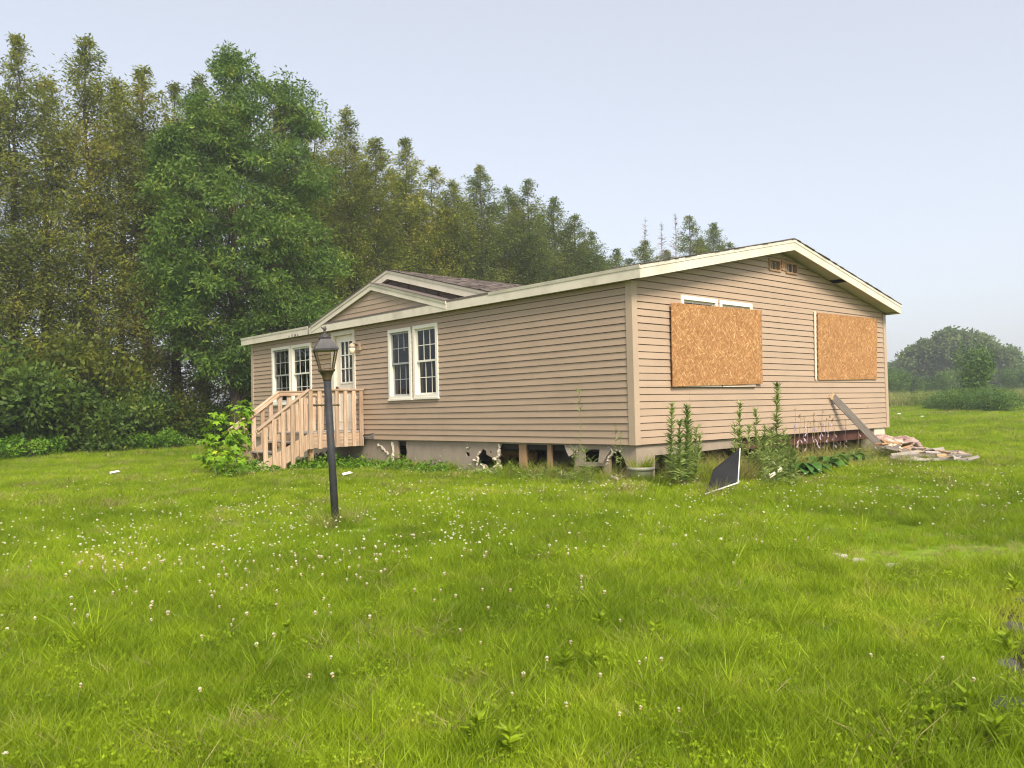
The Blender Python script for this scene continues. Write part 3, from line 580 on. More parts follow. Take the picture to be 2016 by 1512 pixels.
holes = [[zl(*p) for p in h] for h in (H1, H2, H2b, H2c, H3, H4, H5, H6)]
def jag(lp, n=2, a=0.008, seed=1):
    r = random.Random(seed); out = []
    for p, q in zip(lp, lp[1:] + lp[:1]):
        for i in range(n):
            f = i / n; out.append((p[0] + (q[0] - p[0]) * f + (r.uniform(-a, a) if i else 0), p[1] + (q[1] - p[1]) * f + (r.uniform(-a, a) if i else 0)))
    return out
holes = [jag(h, 3, 0.007, i) for i, h in enumerate(holes)]
mb = MB(); sheet_with_holes(mb, lambda u, o, z: (0.04 - o, u, z), [(0.02, -0.72), (L - 0.02, -0.72), (L - 0.02, -0.006), (0.02, -0.006)], holes, 0.022)
skirt = mb.build('foundation_skirting', 'skirting', house)
def foam_ribbon(pts, w, seed):
    r = random.Random(seed); pts = jag(pts + [pts[-1]], 4, 0.014, seed)[:-4]; A = []; B = []
    for i, p in enumerate(pts):
        d = Vector((pts[min(i + 1, len(pts) - 1)][0] - pts[max(i - 1, 0)][0], pts[min(i + 1, len(pts) - 1)][1] - pts[max(i - 1, 0)][1])); d = d.normalized() if d.length > 0 else Vector((1, 0)); nn = Vector((-d.y, d.x)); ww = w * r.uniform(0.1, 1.3)
        A.append((p[0] + nn.x * ww, p[1] + nn.y * ww)); B.append((p[0] - nn.x * ww, p[1] - nn.y * ww))
    n = len(A); mb = MB(); o = [0.018 + r.uniform(0, 0.02) for _ in A]
    vs = [(0.04 - o[i], A[i][0], A[i][1]) for i in range(n)] + [(0.04 - o[i] * 0.8, B[i][0], B[i][1]) for i in range(n)] + [(0.05, A[i][0], A[i][1]) for i in range(n)] + [(0.05, B[i][0], B[i][1]) for i in range(n)]
    mb.add(vs, [(i, i + 1, n + i + 1, n + i) for i in range(n - 1)] + [(2 * n + i, 2 * n + i + 1, i + 1, i) for i in range(n - 1)] + [(n + i, n + i + 1, 3 * n + i + 1, 3 * n + i) for i in range(n - 1)])
    mb.build('torn_foam_edge', 'foam', skirt)
for i, (pts, w) in enumerate([([(240, 236), (242, 300), (238, 350), (246, 396)], 0.022), ([(136, 252), (160, 262), (185, 288), (206, 318)], 0.017), ([(944, 250), (942, 290), (938, 325), (920, 350), (905, 344)], 0.020), ([(790, 398), (802, 350), (798, 326), (815, 303)], 0.009), ([(818, 380), (842, 396), (850, 430)], 0.013), ([(906, 402), (925, 400), (932, 380)], 0.012), ([(948, 388), (958, 412), (955, 440), (972, 462), (985, 460)], 0.018), ([(1420, 335), (1442, 318), (1456, 290), (1462, 266)], 0.015), ([(1648, 392), (1660, 345), (1684, 322), (1688, 292), (1660, 268)], 0.016), ([(1715, 286), (1745, 300)], 0.008), ([(745, 270), (732, 275)], 0.009), ([(770, 352), (790, 362)], 0.012)]): foam_ribbon([zl(*p) for p in pts], w, i)
rnd = random.Random(3)
for x, y, rr in [(555, 328, .016), (552, 365, .022), (560, 395, .03), (548, 385, .015), (392, 345, .012), (388, 330, .008), (516, 420, .018), (860, 420, .016), (880, 428, .012), (578, 290, .007), (448, 250, .008), (610, 390, .006), (737, 252, .01), (420, 310, .006)]:
    u, z = zl(x, y); mb = MB(); n = 7; ring = [(0.0155, u + rr * rnd.uniform(0.5, 1.1) * math.cos(6.283 * j / n), z + rr * 1.4 * rnd.uniform(0.5, 1.1) * math.sin(6.283 * j / n)) for j in range(n)]
    mb.add(ring + [(0.009, u, z)], [(j, (j + 1) % n, n)[::-1] for j in range(n)]).build('foam_chip', 'foam', skirt)
# studs behind the skirting, and the loose rail
def stud(x0, x1, y0, y1, o=0.075, m='stud_wood'):
    a, z1 = zl(x0, y0); b, _ = zl(x1, y0); z0 = zl(x0, y1)[1]; uc = (a + b) / 2
    plank('stud', (o, uc, min(z0, -0.55)), (o, uc, -0.008), abs(a - b), 0.04, m, skirt, side=(0, 1, 0))
for a in ((1062, 1108, 245, 470), (1248, 1276, 245, 472), (1432, 1458, 315, 440), (1634, 1666, 340, 495), (246, 268, 232, 392)): stud(*a)
plank('rail', (0.10, zl(1440, 384)[0], zl(1440, 384)[1]), (0.10, zl(1640, 386)[0], zl(1640, 386)[1]), 0.04, 0.05, 'grey_wood', skirt)
# peeled flaps
def flap(pts, o, m='skirting'):
    mb = MB(); q = [zl(*p) for p in pts]; n = len(q); mb.add([(0.03 - o[i], u, z) for i, (u, z) in enumerate(q)] + [(0.045 - o[i], u, z) for i, (u, z) in enumerate(q)], [tuple(range(n)), tuple(range(n, 2 * n))[::-1]] + [(i, (i + 1) % n, n + (i + 1) % n, n + i) for i in range(n)]); return mb.build('loose_flap', m, skirt)
flap([(1368, 252), (1470, 258), (1458, 285), (1440, 318), (1420, 332), (1395, 300)], [0, 0, .02, .05, .06, .03])
flap([(1608, 262), (1690, 270), (1676, 300), (1655, 335), (1640, 378), (1602, 370)], [0, 0, .01, .03, .05, .02])
# gable side: solid end, light strip, rusty beam, white block
def gx(px, py): q = on_plane(px, py, 1, 0.0); return q[0], q[2]
x0 = gx(1291, 900)[0]; x1 = gx(1463, 880)[0]; x2 = gx(1600, 860)[0]
mb = MB(); sheet_with_holes(mb, lambda u, o, z: (u, 0.03 - o, z), jag([(0.05, -0.7), (x0, -0.7), (x0 + 0.02, -0.17), (x1, -0.16), (x1 + 0.02, -0.01), (0.05, -0.01)], 4, 0.006, 3), [], 0.022); mb.build('foundation_skirting', 'skirting', house)
MB().box((x1 - 0.2, 0.07, -0.20), (W - 0.65, 0.16, -0.006)).build('rim_beam', 'rust_beam', house)
MB().box((x0 + 0.4, 0.17, -0.13), (W - 0.3, 0.3, -0.01)).build('floor_joist', 'stud_wood', house)
MB().box((W - 0.58, 0.02, -0.6), (W - 0.12, 0.3, -0.006)).build('pier_block', 'foam', house)
for yy in (L - 0.04,): MB().box((0.05, yy - 0.02, -0.75), (W - 0.02, yy, -0.006)).build('foundation_skirting', 'skirting', house)
MB().box((W - 0.04, 0.05, -0.75), (W - 0.02, L - 0.07, -0.006)).build('foundation_skirting', 'skirting', house)
for yy in (1.4, 3.4, 5.4, 8.0, 10.5):
    for xx in (1.9, 5.8): MB().box((xx, yy, -0.75), (xx + 0.4, yy + 0.4, -0.13)).build('pier_block', 'stone', house)
mb = MB(); g_ = [(0.1 + (W - 0.2) * i / 8, 0.25 + (L - 0.4) * j / 10) for i in range(9) for j in range(11)]
mb.add([(x, y, gz(x, y) + 0.02) for x, y in g_], [(i * 11 + j, (i + 1) * 11 + j, (i + 1) * 11 + j + 1, i * 11 + j + 1) for i in range(8) for j in range(10)]); tag(mb.build('crawl_dark_sheet', 'soil'), 'dark soil sheet added under the floor to darken the crawl space', 'soil', kind='structure')  # dark soil-coloured sheet added so the skirting openings read black
# torn metal flap where siding meets the porch
mb = MB(); P = [zl(45, 215), zl(45, 195), zl(128, 176), zl(130, 218)]
mb.add([(-0.03, *P[0]), (-0.09, *P[1]), (-0.02, *P[2]), (-0.02, *P[3]), (-0.01, *P[0]), (-0.07, *P[1]), (0.0, *P[2]), (0.0, *P[3])], [(0, 1, 2, 3), (7, 6, 5, 4), (0, 4, 5, 1), (1, 5, 6, 2), (2, 6, 7, 3), (3, 7, 4, 0)]); mb.build('torn_flashing', 'old_board', house)

# ------------------------------------------------------------------ sheets of strand board over the gable windows
def osb(pts, o0, o1, label):
    n = 4; q = [gx(*p) for p in pts]; cx = sum(p[0] for p in q) / 4; cz = sum(p[1] for p in q) / 4
    mb = MB(); vs = []
    r = random.Random(len(label)); ring = jag(q, 6, 0.003, len(label)); k = len(ring)
    mb.add([(u - cx, -o1, z - cz) for u, z in ring] + [(u - cx, -o0, z - cz) for u, z in ring], [tuple(range(k)), tuple(range(k, 2 * k))[::-1]] + [(i, (i + 1) % k, k + (i + 1) % k, k + i) for i in range(k)])
    o = mb.build('strand_board', 'osb'); o.location = (cx, 0, cz); tag(o, label, 'board', 'strand board sheets over the gable windows'); return o
def screws(o, q, off):
    r = random.Random(int(q[0][0])); cs = [gx(*p) for p in q]
    for e in range(4):
        a, b = cs[e], cs[(e + 1) % 4]
        for f in (0.04, 0.35, 0.66):
            u = a[0] + (b[0] - a[0]) * f; z = a[1] + (b[1] - a[1]) * f; cu, cz = sum(c[0] for c in cs) / 4, sum(c[1] for c in cs) / 4; u += (cu - u) * 0.04; z += (cz - z) * 0.06
            m_ = MB().lathe([(0.007, 0), (0.006, 0.003)], (0, 0, 0), 7).build('screw', 'black_paint'); m_.parent = o; m_.matrix_basis = Matrix.Translation((u - o.location.x, -off - 0.0005, z - o.location.z)) @ Matrix.Rotation(math.pi / 2, 4, 'X')
BQ1 = [(1315, 596.5), (1493, 611.5), (1495, 755.5), (1318, 761.5)]; BQ2 = [(1607, 616), (1724, 627.5), (1723, 747), (1608, 748)]
ob1 = osb([(1315, 596.5), (1493, 611.5), (1495, 755.5), (1318, 761.5)], 0.05, 0.064, 'large orange strand board sheet below the exposed white window tops')
ob2 = osb([(1607, 616), (1724, 627.5), (1723, 747), (1608, 748)], 0.022, 0.036, 'orange strand board sheet fully covering the window beside the house corner')
screws(ob1, BQ1, 0.064); screws(ob2, BQ2, 0.036)
plank('batten', (2.1, -0.04, 0.845), (3.05, -0.04, 0.835), 0.03, 0.02, 'new_wood', house)
plank('batten', (5.06, -0.03, 0.95), (5.10, -0.03, 2.19), 0.05, 0.02, 'cream_trim', house, side=(1, 0, 0))
c = 4.60; mbc = MB()
for i in range(9): pass
n = 14; mbc.add([(0.16 + 0.02 * math.sin(i * 1.9), 5.19 - 0.16 * i / n, 0.83) for i in range(n + 1)] + [(0.16 + 0.02 * math.sin(i * 1.9), 5.19 - 0.16 * i / n, 1.5) for i in range(n + 1)], [(i, i + 1, n + 2 + i, n + 1 + i) for i in range(n)])
co = mbc.build('curtain', 'curtain'); tag(co, 'narrow pale curtain behind the lower sash of a white window', 'curtain')

# ------------------------------------------------------------------ wall lamp by the door
wl0 = empty('wall_lamp', (0, 7.24, 1.9)); tag(wl0, 'jelly jar wall lamp on a tan block beside the door', 'wall lamp')
MB().box((-0.045, 7.17, 1.82), (-0.005, 7.30, 2.0)).build('mounting_block', 'trim_tan', wl0)
MB().tube([(-0.04, 7.25, 1.93), (-0.14, 7.25, 1.95), (-0.17, 7.25, 1.93)], 0.022, 8).build('arm', 'bronze', wl0)
MB().lathe([(0.02, 0.09), (0.05, 0.07), (0.068, 0.03), (0.072, 0.0)], (-0.17, 7.25, 1.875), 14).build('cap', 'trim_tan', wl0, True)
MB().lathe([(0.02, -0.13), (0.048, -0.11), (0.062, -0.06), (0.064, 0.0)], (-0.17, 7.25, 1.874), 14).build('jar', 'globe_glass', wl0, True)

# ------------------------------------------------------------------ porch of new lumber
porch = empty('porch_steps', (-0.7, 7.7, -0.55)); tag(porch, 'unpainted new lumber porch with steps and baluster railings below the door', 'porch')
PY0, PY1, PX = 7.10, 8.36, -1.25; DZ = 0.185
for i in range(9):
    x = -0.03 - i * 0.138; plank('deck_board', (x - 0.067, PY0 + 0.02, DZ - 0.018), (x - 0.067, PY1 - 0.02, DZ - 0.018), 0.132, 0.034, 'grey_wood', porch, side=(1, 0, 0))
for y in (PY0 + 0.019, PY1 - 0.019):
    for z in (0.075, -0.065): plank('rim_joist', (-0.02, y, z), (PX + 0.02, y, z), 0.135, 0.036, 'new_wood', porch)
plank('rim_joist', (PX + 0.019, PY0 + 0.04, 0.07), (PX + 0.019, PY1 - 0.04, 0.07), 0.185, 0.036, 'new_wood', porch)
for y in (PY0 + 0.09, PY1 - 0.09):
    plank('post', (PX + 0.08, y, gz(PX, y) - 0.06), (PX + 0.08, y, DZ - 0.04), 0.089, 0.089, 'stud_wood', porch)
for y, s in ((PY0, -1), (PY1, 1)):
    yo = y + s * 0.021
    for i, x in enumerate((-1.215, -1.02, -0.83, -0.64, -0.45, -0.26, -0.085)):
        plank('baluster', (x, yo, -0.14 + 0.012 * rnd.uniform(-1, 1)), (x + rnd.uniform(-.004, .004), yo, 0.985), 0.085, 0.036, 'new_wood', porch, side=(1, 0, 0))
    plank('top_rail', (-0.03, y + s * (-0.02), 0.965), (PX, y + s * (-0.02), 0.965), 0.085, 0.036, 'new_wood', porch)
    plank('handrail', (-0.03, y, 1.005), (PX - 0.01, y, 1.005), 0.036, 0.10, 'new_wood', porch, side=(0, 0, 1))
    # stair rail and balusters; ends of the slope read off the photograph
    xa, za, xb, zb_ = PX - 0.005, 0.985, -2.31, 0.235; sl = (za - zb_) / (xa - xb)
    plank('stair_rail', (xa, y + s * (-0.02), za - 0.03), (xb, y + s * (-0.02), zb_ - 0.03), 0.085, 0.036, 'new_wood', porch)
    plank('stair_handrail', (xa, y, za + 0.018), (xb, y, zb_ + 0.018), 0.034, 0.09, 'new_wood', porch)
    for x in (-1.42, -1.60, -1.79, -1.975, -2.155):
        zt = za + (x - xa) * sl - 0.015 if x > -2.1 else 0.30
        zbm = max(-0.28 + (x + 1.42) * 0.78, gz(x, y) - 0.02); plank('baluster', (x, yo, zbm), (x + rnd.uniform(-.004, .004), yo, zt), 0.085, 0.036, 'new_wood', porch, side=(1, 0, 0))
    # stringer
    g0 = gz(-2.2, y); ys0, ys1 = (y - s * 0.04, y - s * 0.002)
    mb = MB(); prof = [(PX - 0.002, 0.15), (PX - 0.002, -0.14), (-2.02, g0 - 0.02), (-2.3, g0 - 0.02), (-2.3, g0 + 0.14)]
    n = len(prof); mb.add([(p[0], ys0, p[1]) for p in prof] + [(p[0], ys1, p[1]) for p in prof], [tuple(range(n)), tuple(range(n, 2 * n))[::-1]] + [(i, (i + 1) % n, n + (i + 1) % n, n + i) for i in range(n)]); mb.build('stringer', 'new_wood', porch)
for i, (x, z) in enumerate(((-1.38, -0.005), (-1.65, -0.195), (-1.92, -0.385), )):
    for k in (0, 1): plank('tread', (x - 0.02 - 0.14 * k, PY0 + 0.03, z), (x - 0.02 - 0.14 * k, PY1 - 0.03, z), 0.133, 0.036, 'grey_wood', porch, side=(1, 0, 0))

# ------------------------------------------------------------------ leaning lamp post
lb0 = on_ground(661, 1037); LP = Vector((lb0[0], lb0[1], gz(lb0[0], lb0[1]) - 0.02))
lamp = empty('lamp_post', (0, 0, 0)); tag(lamp, 'leaning black lamp post with four-sided lantern standing in the lawn', 'lamp post')
MB().lathe([(0.039, -0.3), (0.039, 1.44)], (0, 0, 0), 18).build('pole', 'black_paint', lamp, True)
MB().lathe([(0.042, 1.43), (0.045, 1.445), (0.05, 1.47), (0.075, 1.515), (0.088, 1.522), (0.09, 1.538), (0.06, 1.545)], (0, 0, 0), 18).build('collar', 'bronze', lamp, True)
view = Vector((-FW[0], -FW[1], 0)).normalized(); ang0 = math.atan2(view.y, view.x)
R20 = ang0 + math.radians(20) + math.pi / 4
def sq(r, z): return [(r * math.cos(R20 + k * math.pi / 2), r * math.sin(R20 + k * math.pi / 2), z) for k in range(4)]
q2 = math.sqrt(2) / 2
def frustum(name, r0, z0, r1, z1, m, par=lamp):
    return MB().hexa(sq(r0 * 2 * q2, z0) + sq(r1 * 2 * q2, z1)).build(name, m, par)
frustum('roof_rim', 0.118, 1.722, 0.121, 1.74, 'lantern_iron'); roofl = frustum('lantern_roof', 0.121, 1.741, 0.052, 1.84, 'lantern_iron')
frustum('roof_lip', 0.055, 1.8405, 0.06, 1.851, 'lantern_iron')
MB().lathe([(0.058, 1.852), (0.05, 1.868), (0.03, 1.882), (0.014, 1.89), (0.01, 1.905), (0.016, 1.912), (0.008, 1.925)], (0, 0, 0), 14).build('dome', 'lantern_iron', lamp, True)
mb = MB()   # finial: small bird-like flame with a swept wing
r_ = Vector((RT[0], RT[1], 0)).normalized()
mb.tube([(0, 0, 1.92), tuple(r_ * 0.004 + Vector((0, 0, 1.945))), tuple(r_ * 0.012 + Vector((0, 0, 1.968)))], [0.01, 0.022, 0.004], 8)
mb.tube([tuple(r_ * 0.0 + Vector((0, 0, 1.935))), tuple(r_ * -0.025 + Vector((0, 0, 1.955))), tuple(r_ * -0.034 + Vector((0, 0, 1.963)))], [0.009, 0.007, 0.002], 6); mb.build('finial', 'lantern_iron', lamp, True)
t4, b4 = sq(0.107 * 2 * q2, 1.722), sq(0.064 * 2 * q2, 1.535)
for k in range(4):
    plank('corner_bar', b4[k], t4[k], 0.012, 0.012, 'bronze', lamp, side=(b4[k][0], b4[k][1], 0))
    a, b, c_, d = Vector(b4[k]), Vector(b4[(k + 1) % 4]), Vector(t4[(k + 1) % 4]), Vector(t4[k])
    MB().add([a * 0.97 + Vector((0, 0, a.z * .03)), b * 0.97 + Vector((0, 0, b.z * .03)), c_ * 0.97 + Vector((0, 0, c_.z * .03)), d * 0.97 + Vector((0, 0, d.z * .03))], [(0, 1, 2, 3)]).build('pane', 'lantern_glass', lamp)
cb = Vector((RT[0], RT[1], -0.05)).normalized()
MB().tube([cb * -0.15 + Vector((0, 0, 1.19)), cb * 0.10 + Vector((0, 0, 1.19))], 0.0085, 8).build('crossbar', 'bronze', lamp, True)
for e in (-0.15, 0.10, -0.075): MB().lathe([(0.004, -0.014), (0.014, -0.006), (0.014, 0.006), (0.004, 0.014)], tuple(cb * e + Vector((0, 0, 1.19))), 8).build('knob', 'bronze', lamp, True)
fwv = Vector((FW[0], FW[1], 0)).normalized()
lamp.location = LP + Vector((0, 0, 0.02)); lamp.scale = (1, 1, 1.06); lamp.rotation_mode = 'QUATERNION'; lamp.rotation_quaternion = Matrix.Rotation(math.radians(-2.4), 3, fwv).to_quaternion()

# ------------------------------------------------------------------ leaf and plant makers
def rot_frames(N, rng, up_bias=0.0, dirs=None, spread=0.6):
    if dirs is None: d = rng.normal(size=(N, 3))
    else: d = dirs + rng.normal(size=(N, 3)) * spread
    d[:, 2] += up_bias; d /= np.linalg.norm(d, axis=1, keepdims=True) + 1e-9
    a = rng.normal(size=(N, 3)); s = np.cross(d, a); s /= np.linalg.norm(s, axis=1, keepdims=True) + 1e-9
    return d, s
def leaves(centers, length, width, rng, dirs=None, spread=0.6, up=0.0, fold=0.12):
    """kite-shaped leaves: (N,4,3)"""
    N = len(centers); d, s = rot_frames(N, rng, up, None if dirs is None else dirs.copy(), spread); n = np.cross(s, d)
    Ls = (length * rng.uniform(0.65, 1.3, N))[:, None]; Ws = (width * rng.uniform(0.65, 1.3, N))[:, None]
    b = centers; return np.stack([b, b + d * Ls * 0.45 + s * Ws / 2 + n * Ls * fold, b + d * Ls, b + d * Ls * 0.45 - s * Ws / 2 + n * Ls * fold], 1)
def blades(base, tip, width, bend, rng, seg=3):
    """grass-like strips from base to tip bending over; returns quads (N*seg,4,3)"""
    N = len(base); ax = tip - base; side = np.cross(ax, rng.normal(size=(N, 3))); side /= np.linalg.norm(side, axis=1, keepdims=True) + 1e-9; side[:, 2] *= 0.6
    out = []; prev = None
    for k in range(seg + 1):
        f = k / seg; p = base + ax * f; p = p + bend * (f * f); w = width[:, None] * (1 - f ** 1.6) * 0.5 + 0.0002
        L_, R_ = p - side * w, p + side * w
        if prev is not None: out.append(np.stack([prev[0], prev[1], R_, L_], 1))
        prev = (L_, R_)
    return np.stack(out, 1).reshape(-1, 4, 3)
def obj_from(name, me, parent=None): return link(bpy.data.objects.new(name, me), parent)
def limb(mb, a, b, r0, r1, rng, n=5, wob=0.12, sides=6, sag=0.0):
    a = np.array(a, float); b = np.array(b, float); Ln = np.linalg.norm(b - a); pts = []; rad = []
    for i in range(n + 1):
        f = i / n; p = a + (b - a) * f
        if 0 < i < n: p = p + rng.normal(size=3) * wob * Ln / n
        p[2] -= sag * math.sin(f * math.pi) * Ln; pts.append(tuple(p)); rad.append(r0 + (r1 - r0) * f)
    mb.tube(pts, rad, sides); return pts

def make_cedar(seed, H=13.0, R=1.55, dens=1.0, lean=0.0, leafmat='cedar', low=0.06, dead_top=0.0):
    """northern white cedar: thin leader, rising limbs, loose fan-shaped sprays with sky between them"""
    rng = np.random.default_rng(seed); mb = MB(); tops = 1 + (seed % 3)
    C = []; D = []
    leaders = []
    for t in range(tops):
        top = np.array([rng.normal() * 0.3 * (t > 0) + lean, rng.normal() * 0.3 * (t > 0), H * (1 - 0.12 * t)]); base = np.array([rng.normal() * 0.12 * t, rng.normal() * 0.12 * t, -0.3])
        pts = limb(mb, base, top, 0.15 * (1 - 0.2 * t), 0.012, rng, 9, 0.05, 7); leaders.append(np.array(pts))
    nb = int(330 * dens)
    for i in range(nb):
        ld = leaders[0 if rng.random() < 0.6 else rng.integers(tops)]; f = low + (0.997 - low) * ((i + rng.random()) / nb) ** 0.78; idx = f * (len(ld) - 1); k = int(idx); p0 = ld[k] + (ld[min(k + 1, len(ld) - 1)] - ld[k]) * (idx - k)
        prof = R * min(1.0, 2.9 * (1.0 - f) ** 0.85) * (0.75 + 0.25 * min(1, f / 0.3)); Lb = max(0.14, prof * rng.uniform(0.3, 1.1)); az = rng.random() * 6.283
        tip = p0 + np.array([math.cos(az) * Lb, math.sin(az) * Lb, Lb * rng.uniform(0.15, 0.75)])
        pts = limb(mb, p0, tip, 0.022 * (1 - f) + 0.006, 0.004, rng, 3, 0.12, 3, sag=0.10)
        ncl = max(3, int(5 * Lb / 0.8 + 2))
        for c in range(ncl):
            g = 0.25 + 0.75 * (c + rng.random()) / ncl; q = p0 + (tip - p0) * g + rng.normal(size=3) * np.array([0.16, 0.16, 0.13]) * (0.22 + Lb * 0.65); q[2] -= 0.10 * math.sin(g * math.pi) * Lb
            nl = int(rng.integers(6, 18)); od = np.array([math.cos(az), math.sin(az), 0.1])
            C.append(q + rng.normal(size=(nl, 3)) * np.array([0.13, 0.13, 0.11]) * (0.45 + 0.55 * min(1, Lb))); D.append(np.repeat(od[None], nl, 0) + rng.normal(size=(nl, 3)) * 0.5 + np.array([0, 0, -0.25]))
    C = np.concatenate(C); D = np.concatenate(D)
    keep = C[:, 2] < H * (1 - dead_top); C = C[keep]; D = D[keep]
    V = leaves(C, 0.125, 0.042, rng, D, 0.45, 0.0, 0.08)
    return mb.mesh('trunk', 'bark', True), quads_mesh('crown', V, 4, leafmat)
def make_tree_blob(seed, lobes, leaf_len, leaf_w, per_clump, leafmat, trunk, limbs_from, clump_r=0.35, density=1.0, up=-0.15):
    """broadleaf: limbs grow from the trunk to clumps filling the given lobes (cx,cy,cz,rx,ry,rz)"""
    rng = np.random.default_rng(seed); mb = MB(); C = []; D = []
    pts = limb(mb, trunk[0], trunk[1], trunk[2], trunk[3], rng, 8, 0.04, 8); P = np.array(pts)
    for (cx, cy, cz, rx, ry, rz) in lobes:
        n = max(4, int(density * 9 * (rx * ry * rz) ** (1 / 3) * 4)); dd = rng.normal(size=(n, 3)); dd /= np.linalg.norm(dd, axis=1, keepdims=True); rr = rng.random(n) ** 0.45
        cs = np.array([cx, cy, cz]) + dd * rr[:, None] * np.array([rx, ry, rz])
        k = np.argmin(np.abs(P[:, 2] - (cz - rz * 1.3))); hub = np.array([cx, cy, cz - 0.3 * rz]); limb(mb, P[k], hub, max(0.02, trunk[2] * 0.35), 0.02, rng, 4, 0.1, 5)
        for c in cs:
            if rng.random() < 0.55: limb(mb, hub, c, 0.018, 0.004, rng, 3, 0.12, 3)
            nl = int(per_clump * rng.uniform(0.5, 1.4)); o = rng.normal(size=(nl, 3)); o /= np.linalg.norm(o, axis=1, keepdims=True); o *= rng.random(nl)[:, None] ** 0.5 * 1.5; q_ = o * (clump_r * rng.uniform(0.6, 1.25)) * np.array([1, 1, 0.5]); q_[:, 2] -= 0.35 * (q_[:, 0] ** 2 + q_[:, 1] ** 2) / clump_r; C.append(c + q_); D.append(o * 0.7 + np.array([0, 0, up]))
    C = np.concatenate(C); D = np.concatenate(D); V = leaves(C, leaf_len, leaf_w, rng, D, 0.6, 0.0, 0.1)
    return mb.mesh('trunk', 'bark', True), quads_mesh('crown', V, 4, leafmat)
def put_tree(name, meshes, loc, label, category='tree', group=None, rz=0.0, sc=(1, 1, 1), parts=('trunk', 'crown')):
    e = empty(name, (0, 0, 0)); tag(e, label, category, group)
    for pn, me in zip(parts, meshes):
        if me is None: continue
        o = bpy.data.objects.new(pn, me); COL.objects.link(o); o.parent = e
    e.location = loc; e.rotation_euler = (0, 0, rz); e.scale = sc; return e

# --- the row of cedars behind the house
cedars = [make_cedar(i + 20, 13.0, 1.7 + 0.2 * (i % 2), 1.0) for i in range(4)]
cedars_far = [make_cedar(i + 40, 13.0, 1.9, 0.9, leafmat='cedar_far') for i in range(3)]
ROW = [(-150, 110), (-60, 95), (28, 62), (88, 150), (168, 66), (232, 150), (285, 128), (345, 160), (400, 140), (470, 190), (545, 210), (622, 235), (682, 207), (738, 268), (797, 268), (852, 325), (892, 348), (946, 323), (1000, 365), (1040, 348), (1090, 386), (1130, 420), (1162, 452), (1213, 487), (1268, 470), (1356, 421), (1403, 437), (1438, 475)]
rr = random.Random(9)
PLACE = {0: 'beyond the lawn edge', 1: 'behind the leafy ash tree', 2: 'directly behind the front gable peak', 3: 'behind the main roof'}
for i, (px, py) in enumerate(ROW):
    yy = 24 + rr.uniform(-0.7, 0.7) + (1.5 if px > 1180 else 0); top = on_plane(px, py, 1, yy); z = gz(top[0], yy); h = top[2] - z
    far = px > 900; src = (cedars_far if far else cedars); me = src[i % len(src)]
    lab = ('tall airy cedar with yellowing foliage in the row beyond the lawn edge' if px < 330 else 'cedar in the row mostly hidden behind the leafy ash tree' if px < 600 else 'tall cedar of the row rising behind the front gables' if px < 900 else 'greener cedar of the row standing behind the house roof')
    lab = {285: 'yellowing cedar whose side meets the crown of the big ash', 682: 'tall dense cedar right beside the big leafy ash', 797: 'pointed cedar above the peak of the front gables', 1213: 'lowest cedar in the dip of the row behind the roof', 1268: 'short cedar round the feet of the bare dead spires', 1356: 'bushy pointed cedar next to the bare dead spires', 1403: 'rounder cedar past the bushy one by the dead spires', 1438: 'last low cedar at the end of the row above the roof slope'}.get(px, lab)
    put_tree('cedar_tree', me, (top[0], yy, z - 0.1), lab, 'tree', 'cedars of the row behind the house', rr.uniform(0, 6.28), (rr.uniform(0.9, 1.15) * (0.8 if 1180 < px < 1300 else 1), rr.uniform(0.9, 1.15), h / 13.0))
for i, (px, py) in enumerate(((610, 300), (655, 290), (712, 320), (770, 330), (822, 380), (872, 400), (918, 395), (972, 400), (1018, 400), (1066, 420), (1110, 450), (1145, 475), (1185, 500), (1240, 505), (1310, 490), (1380, 470), (1420, 480))):
    yy = 27 + rr.uniform(-0.5, 0.5); top = on_plane(px, py, 1, yy); z = gz(top[0], yy); lab = 'cedar of the second row filling the gaps behind the front cedars'
    put_tree('cedar_tree', cedars_far[i % 3], (top[0], yy, z - 0.1), lab, 'tree', 'cedars of the second row', rr.uniform(0, 6.28), (1.15, 1.15, (top[2] - z) / 13.0))
# bare dead spires among them
def make_dead(seed, H):
    rng = np.random.default_rng(seed); mb = MB(); pts = limb(mb, (0, 0, -0.3), (0.1, 0, H), 0.12, 0.012, rng, 8, 0.03, 6); P = np.array(pts); tw = MB()
    for i in range(130):
        f = rng.uniform(0.55, 0.99); p = np.array([np.interp(f, np.linspace(0, 1, len(P)), P[:, k]) for k in range(3)]); az = rng.random() * 6.28; l = (1.05 - f) * rng.uniform(1.0, 2.6)
        limb(tw, p, p + np.array([math.cos(az) * l, math.sin(az) * l, l * rng.uniform(-0.1, 0.7)]), 0.020, 0.008, rng, 3, 0.12, 3)
    return mb.mesh('trunk', 'dead_wood'), tw.mesh('twigs', 'dead_wood')
for i, (px, py) in enumerate(((1268, 427), (1300, 436), (1327, 418))):
    q = on_plane(px, py, 1, 25.2); z = gz(q[0], 25.2); put_tree('dead_tree', make_dead(i, q[2] - z), (q[0], 25.2, z), 'bare grey dead tree spire standing among the cedars behind the roof', 'tree', 'dead spires among the cedars', parts=('trunk', 'twigs'))

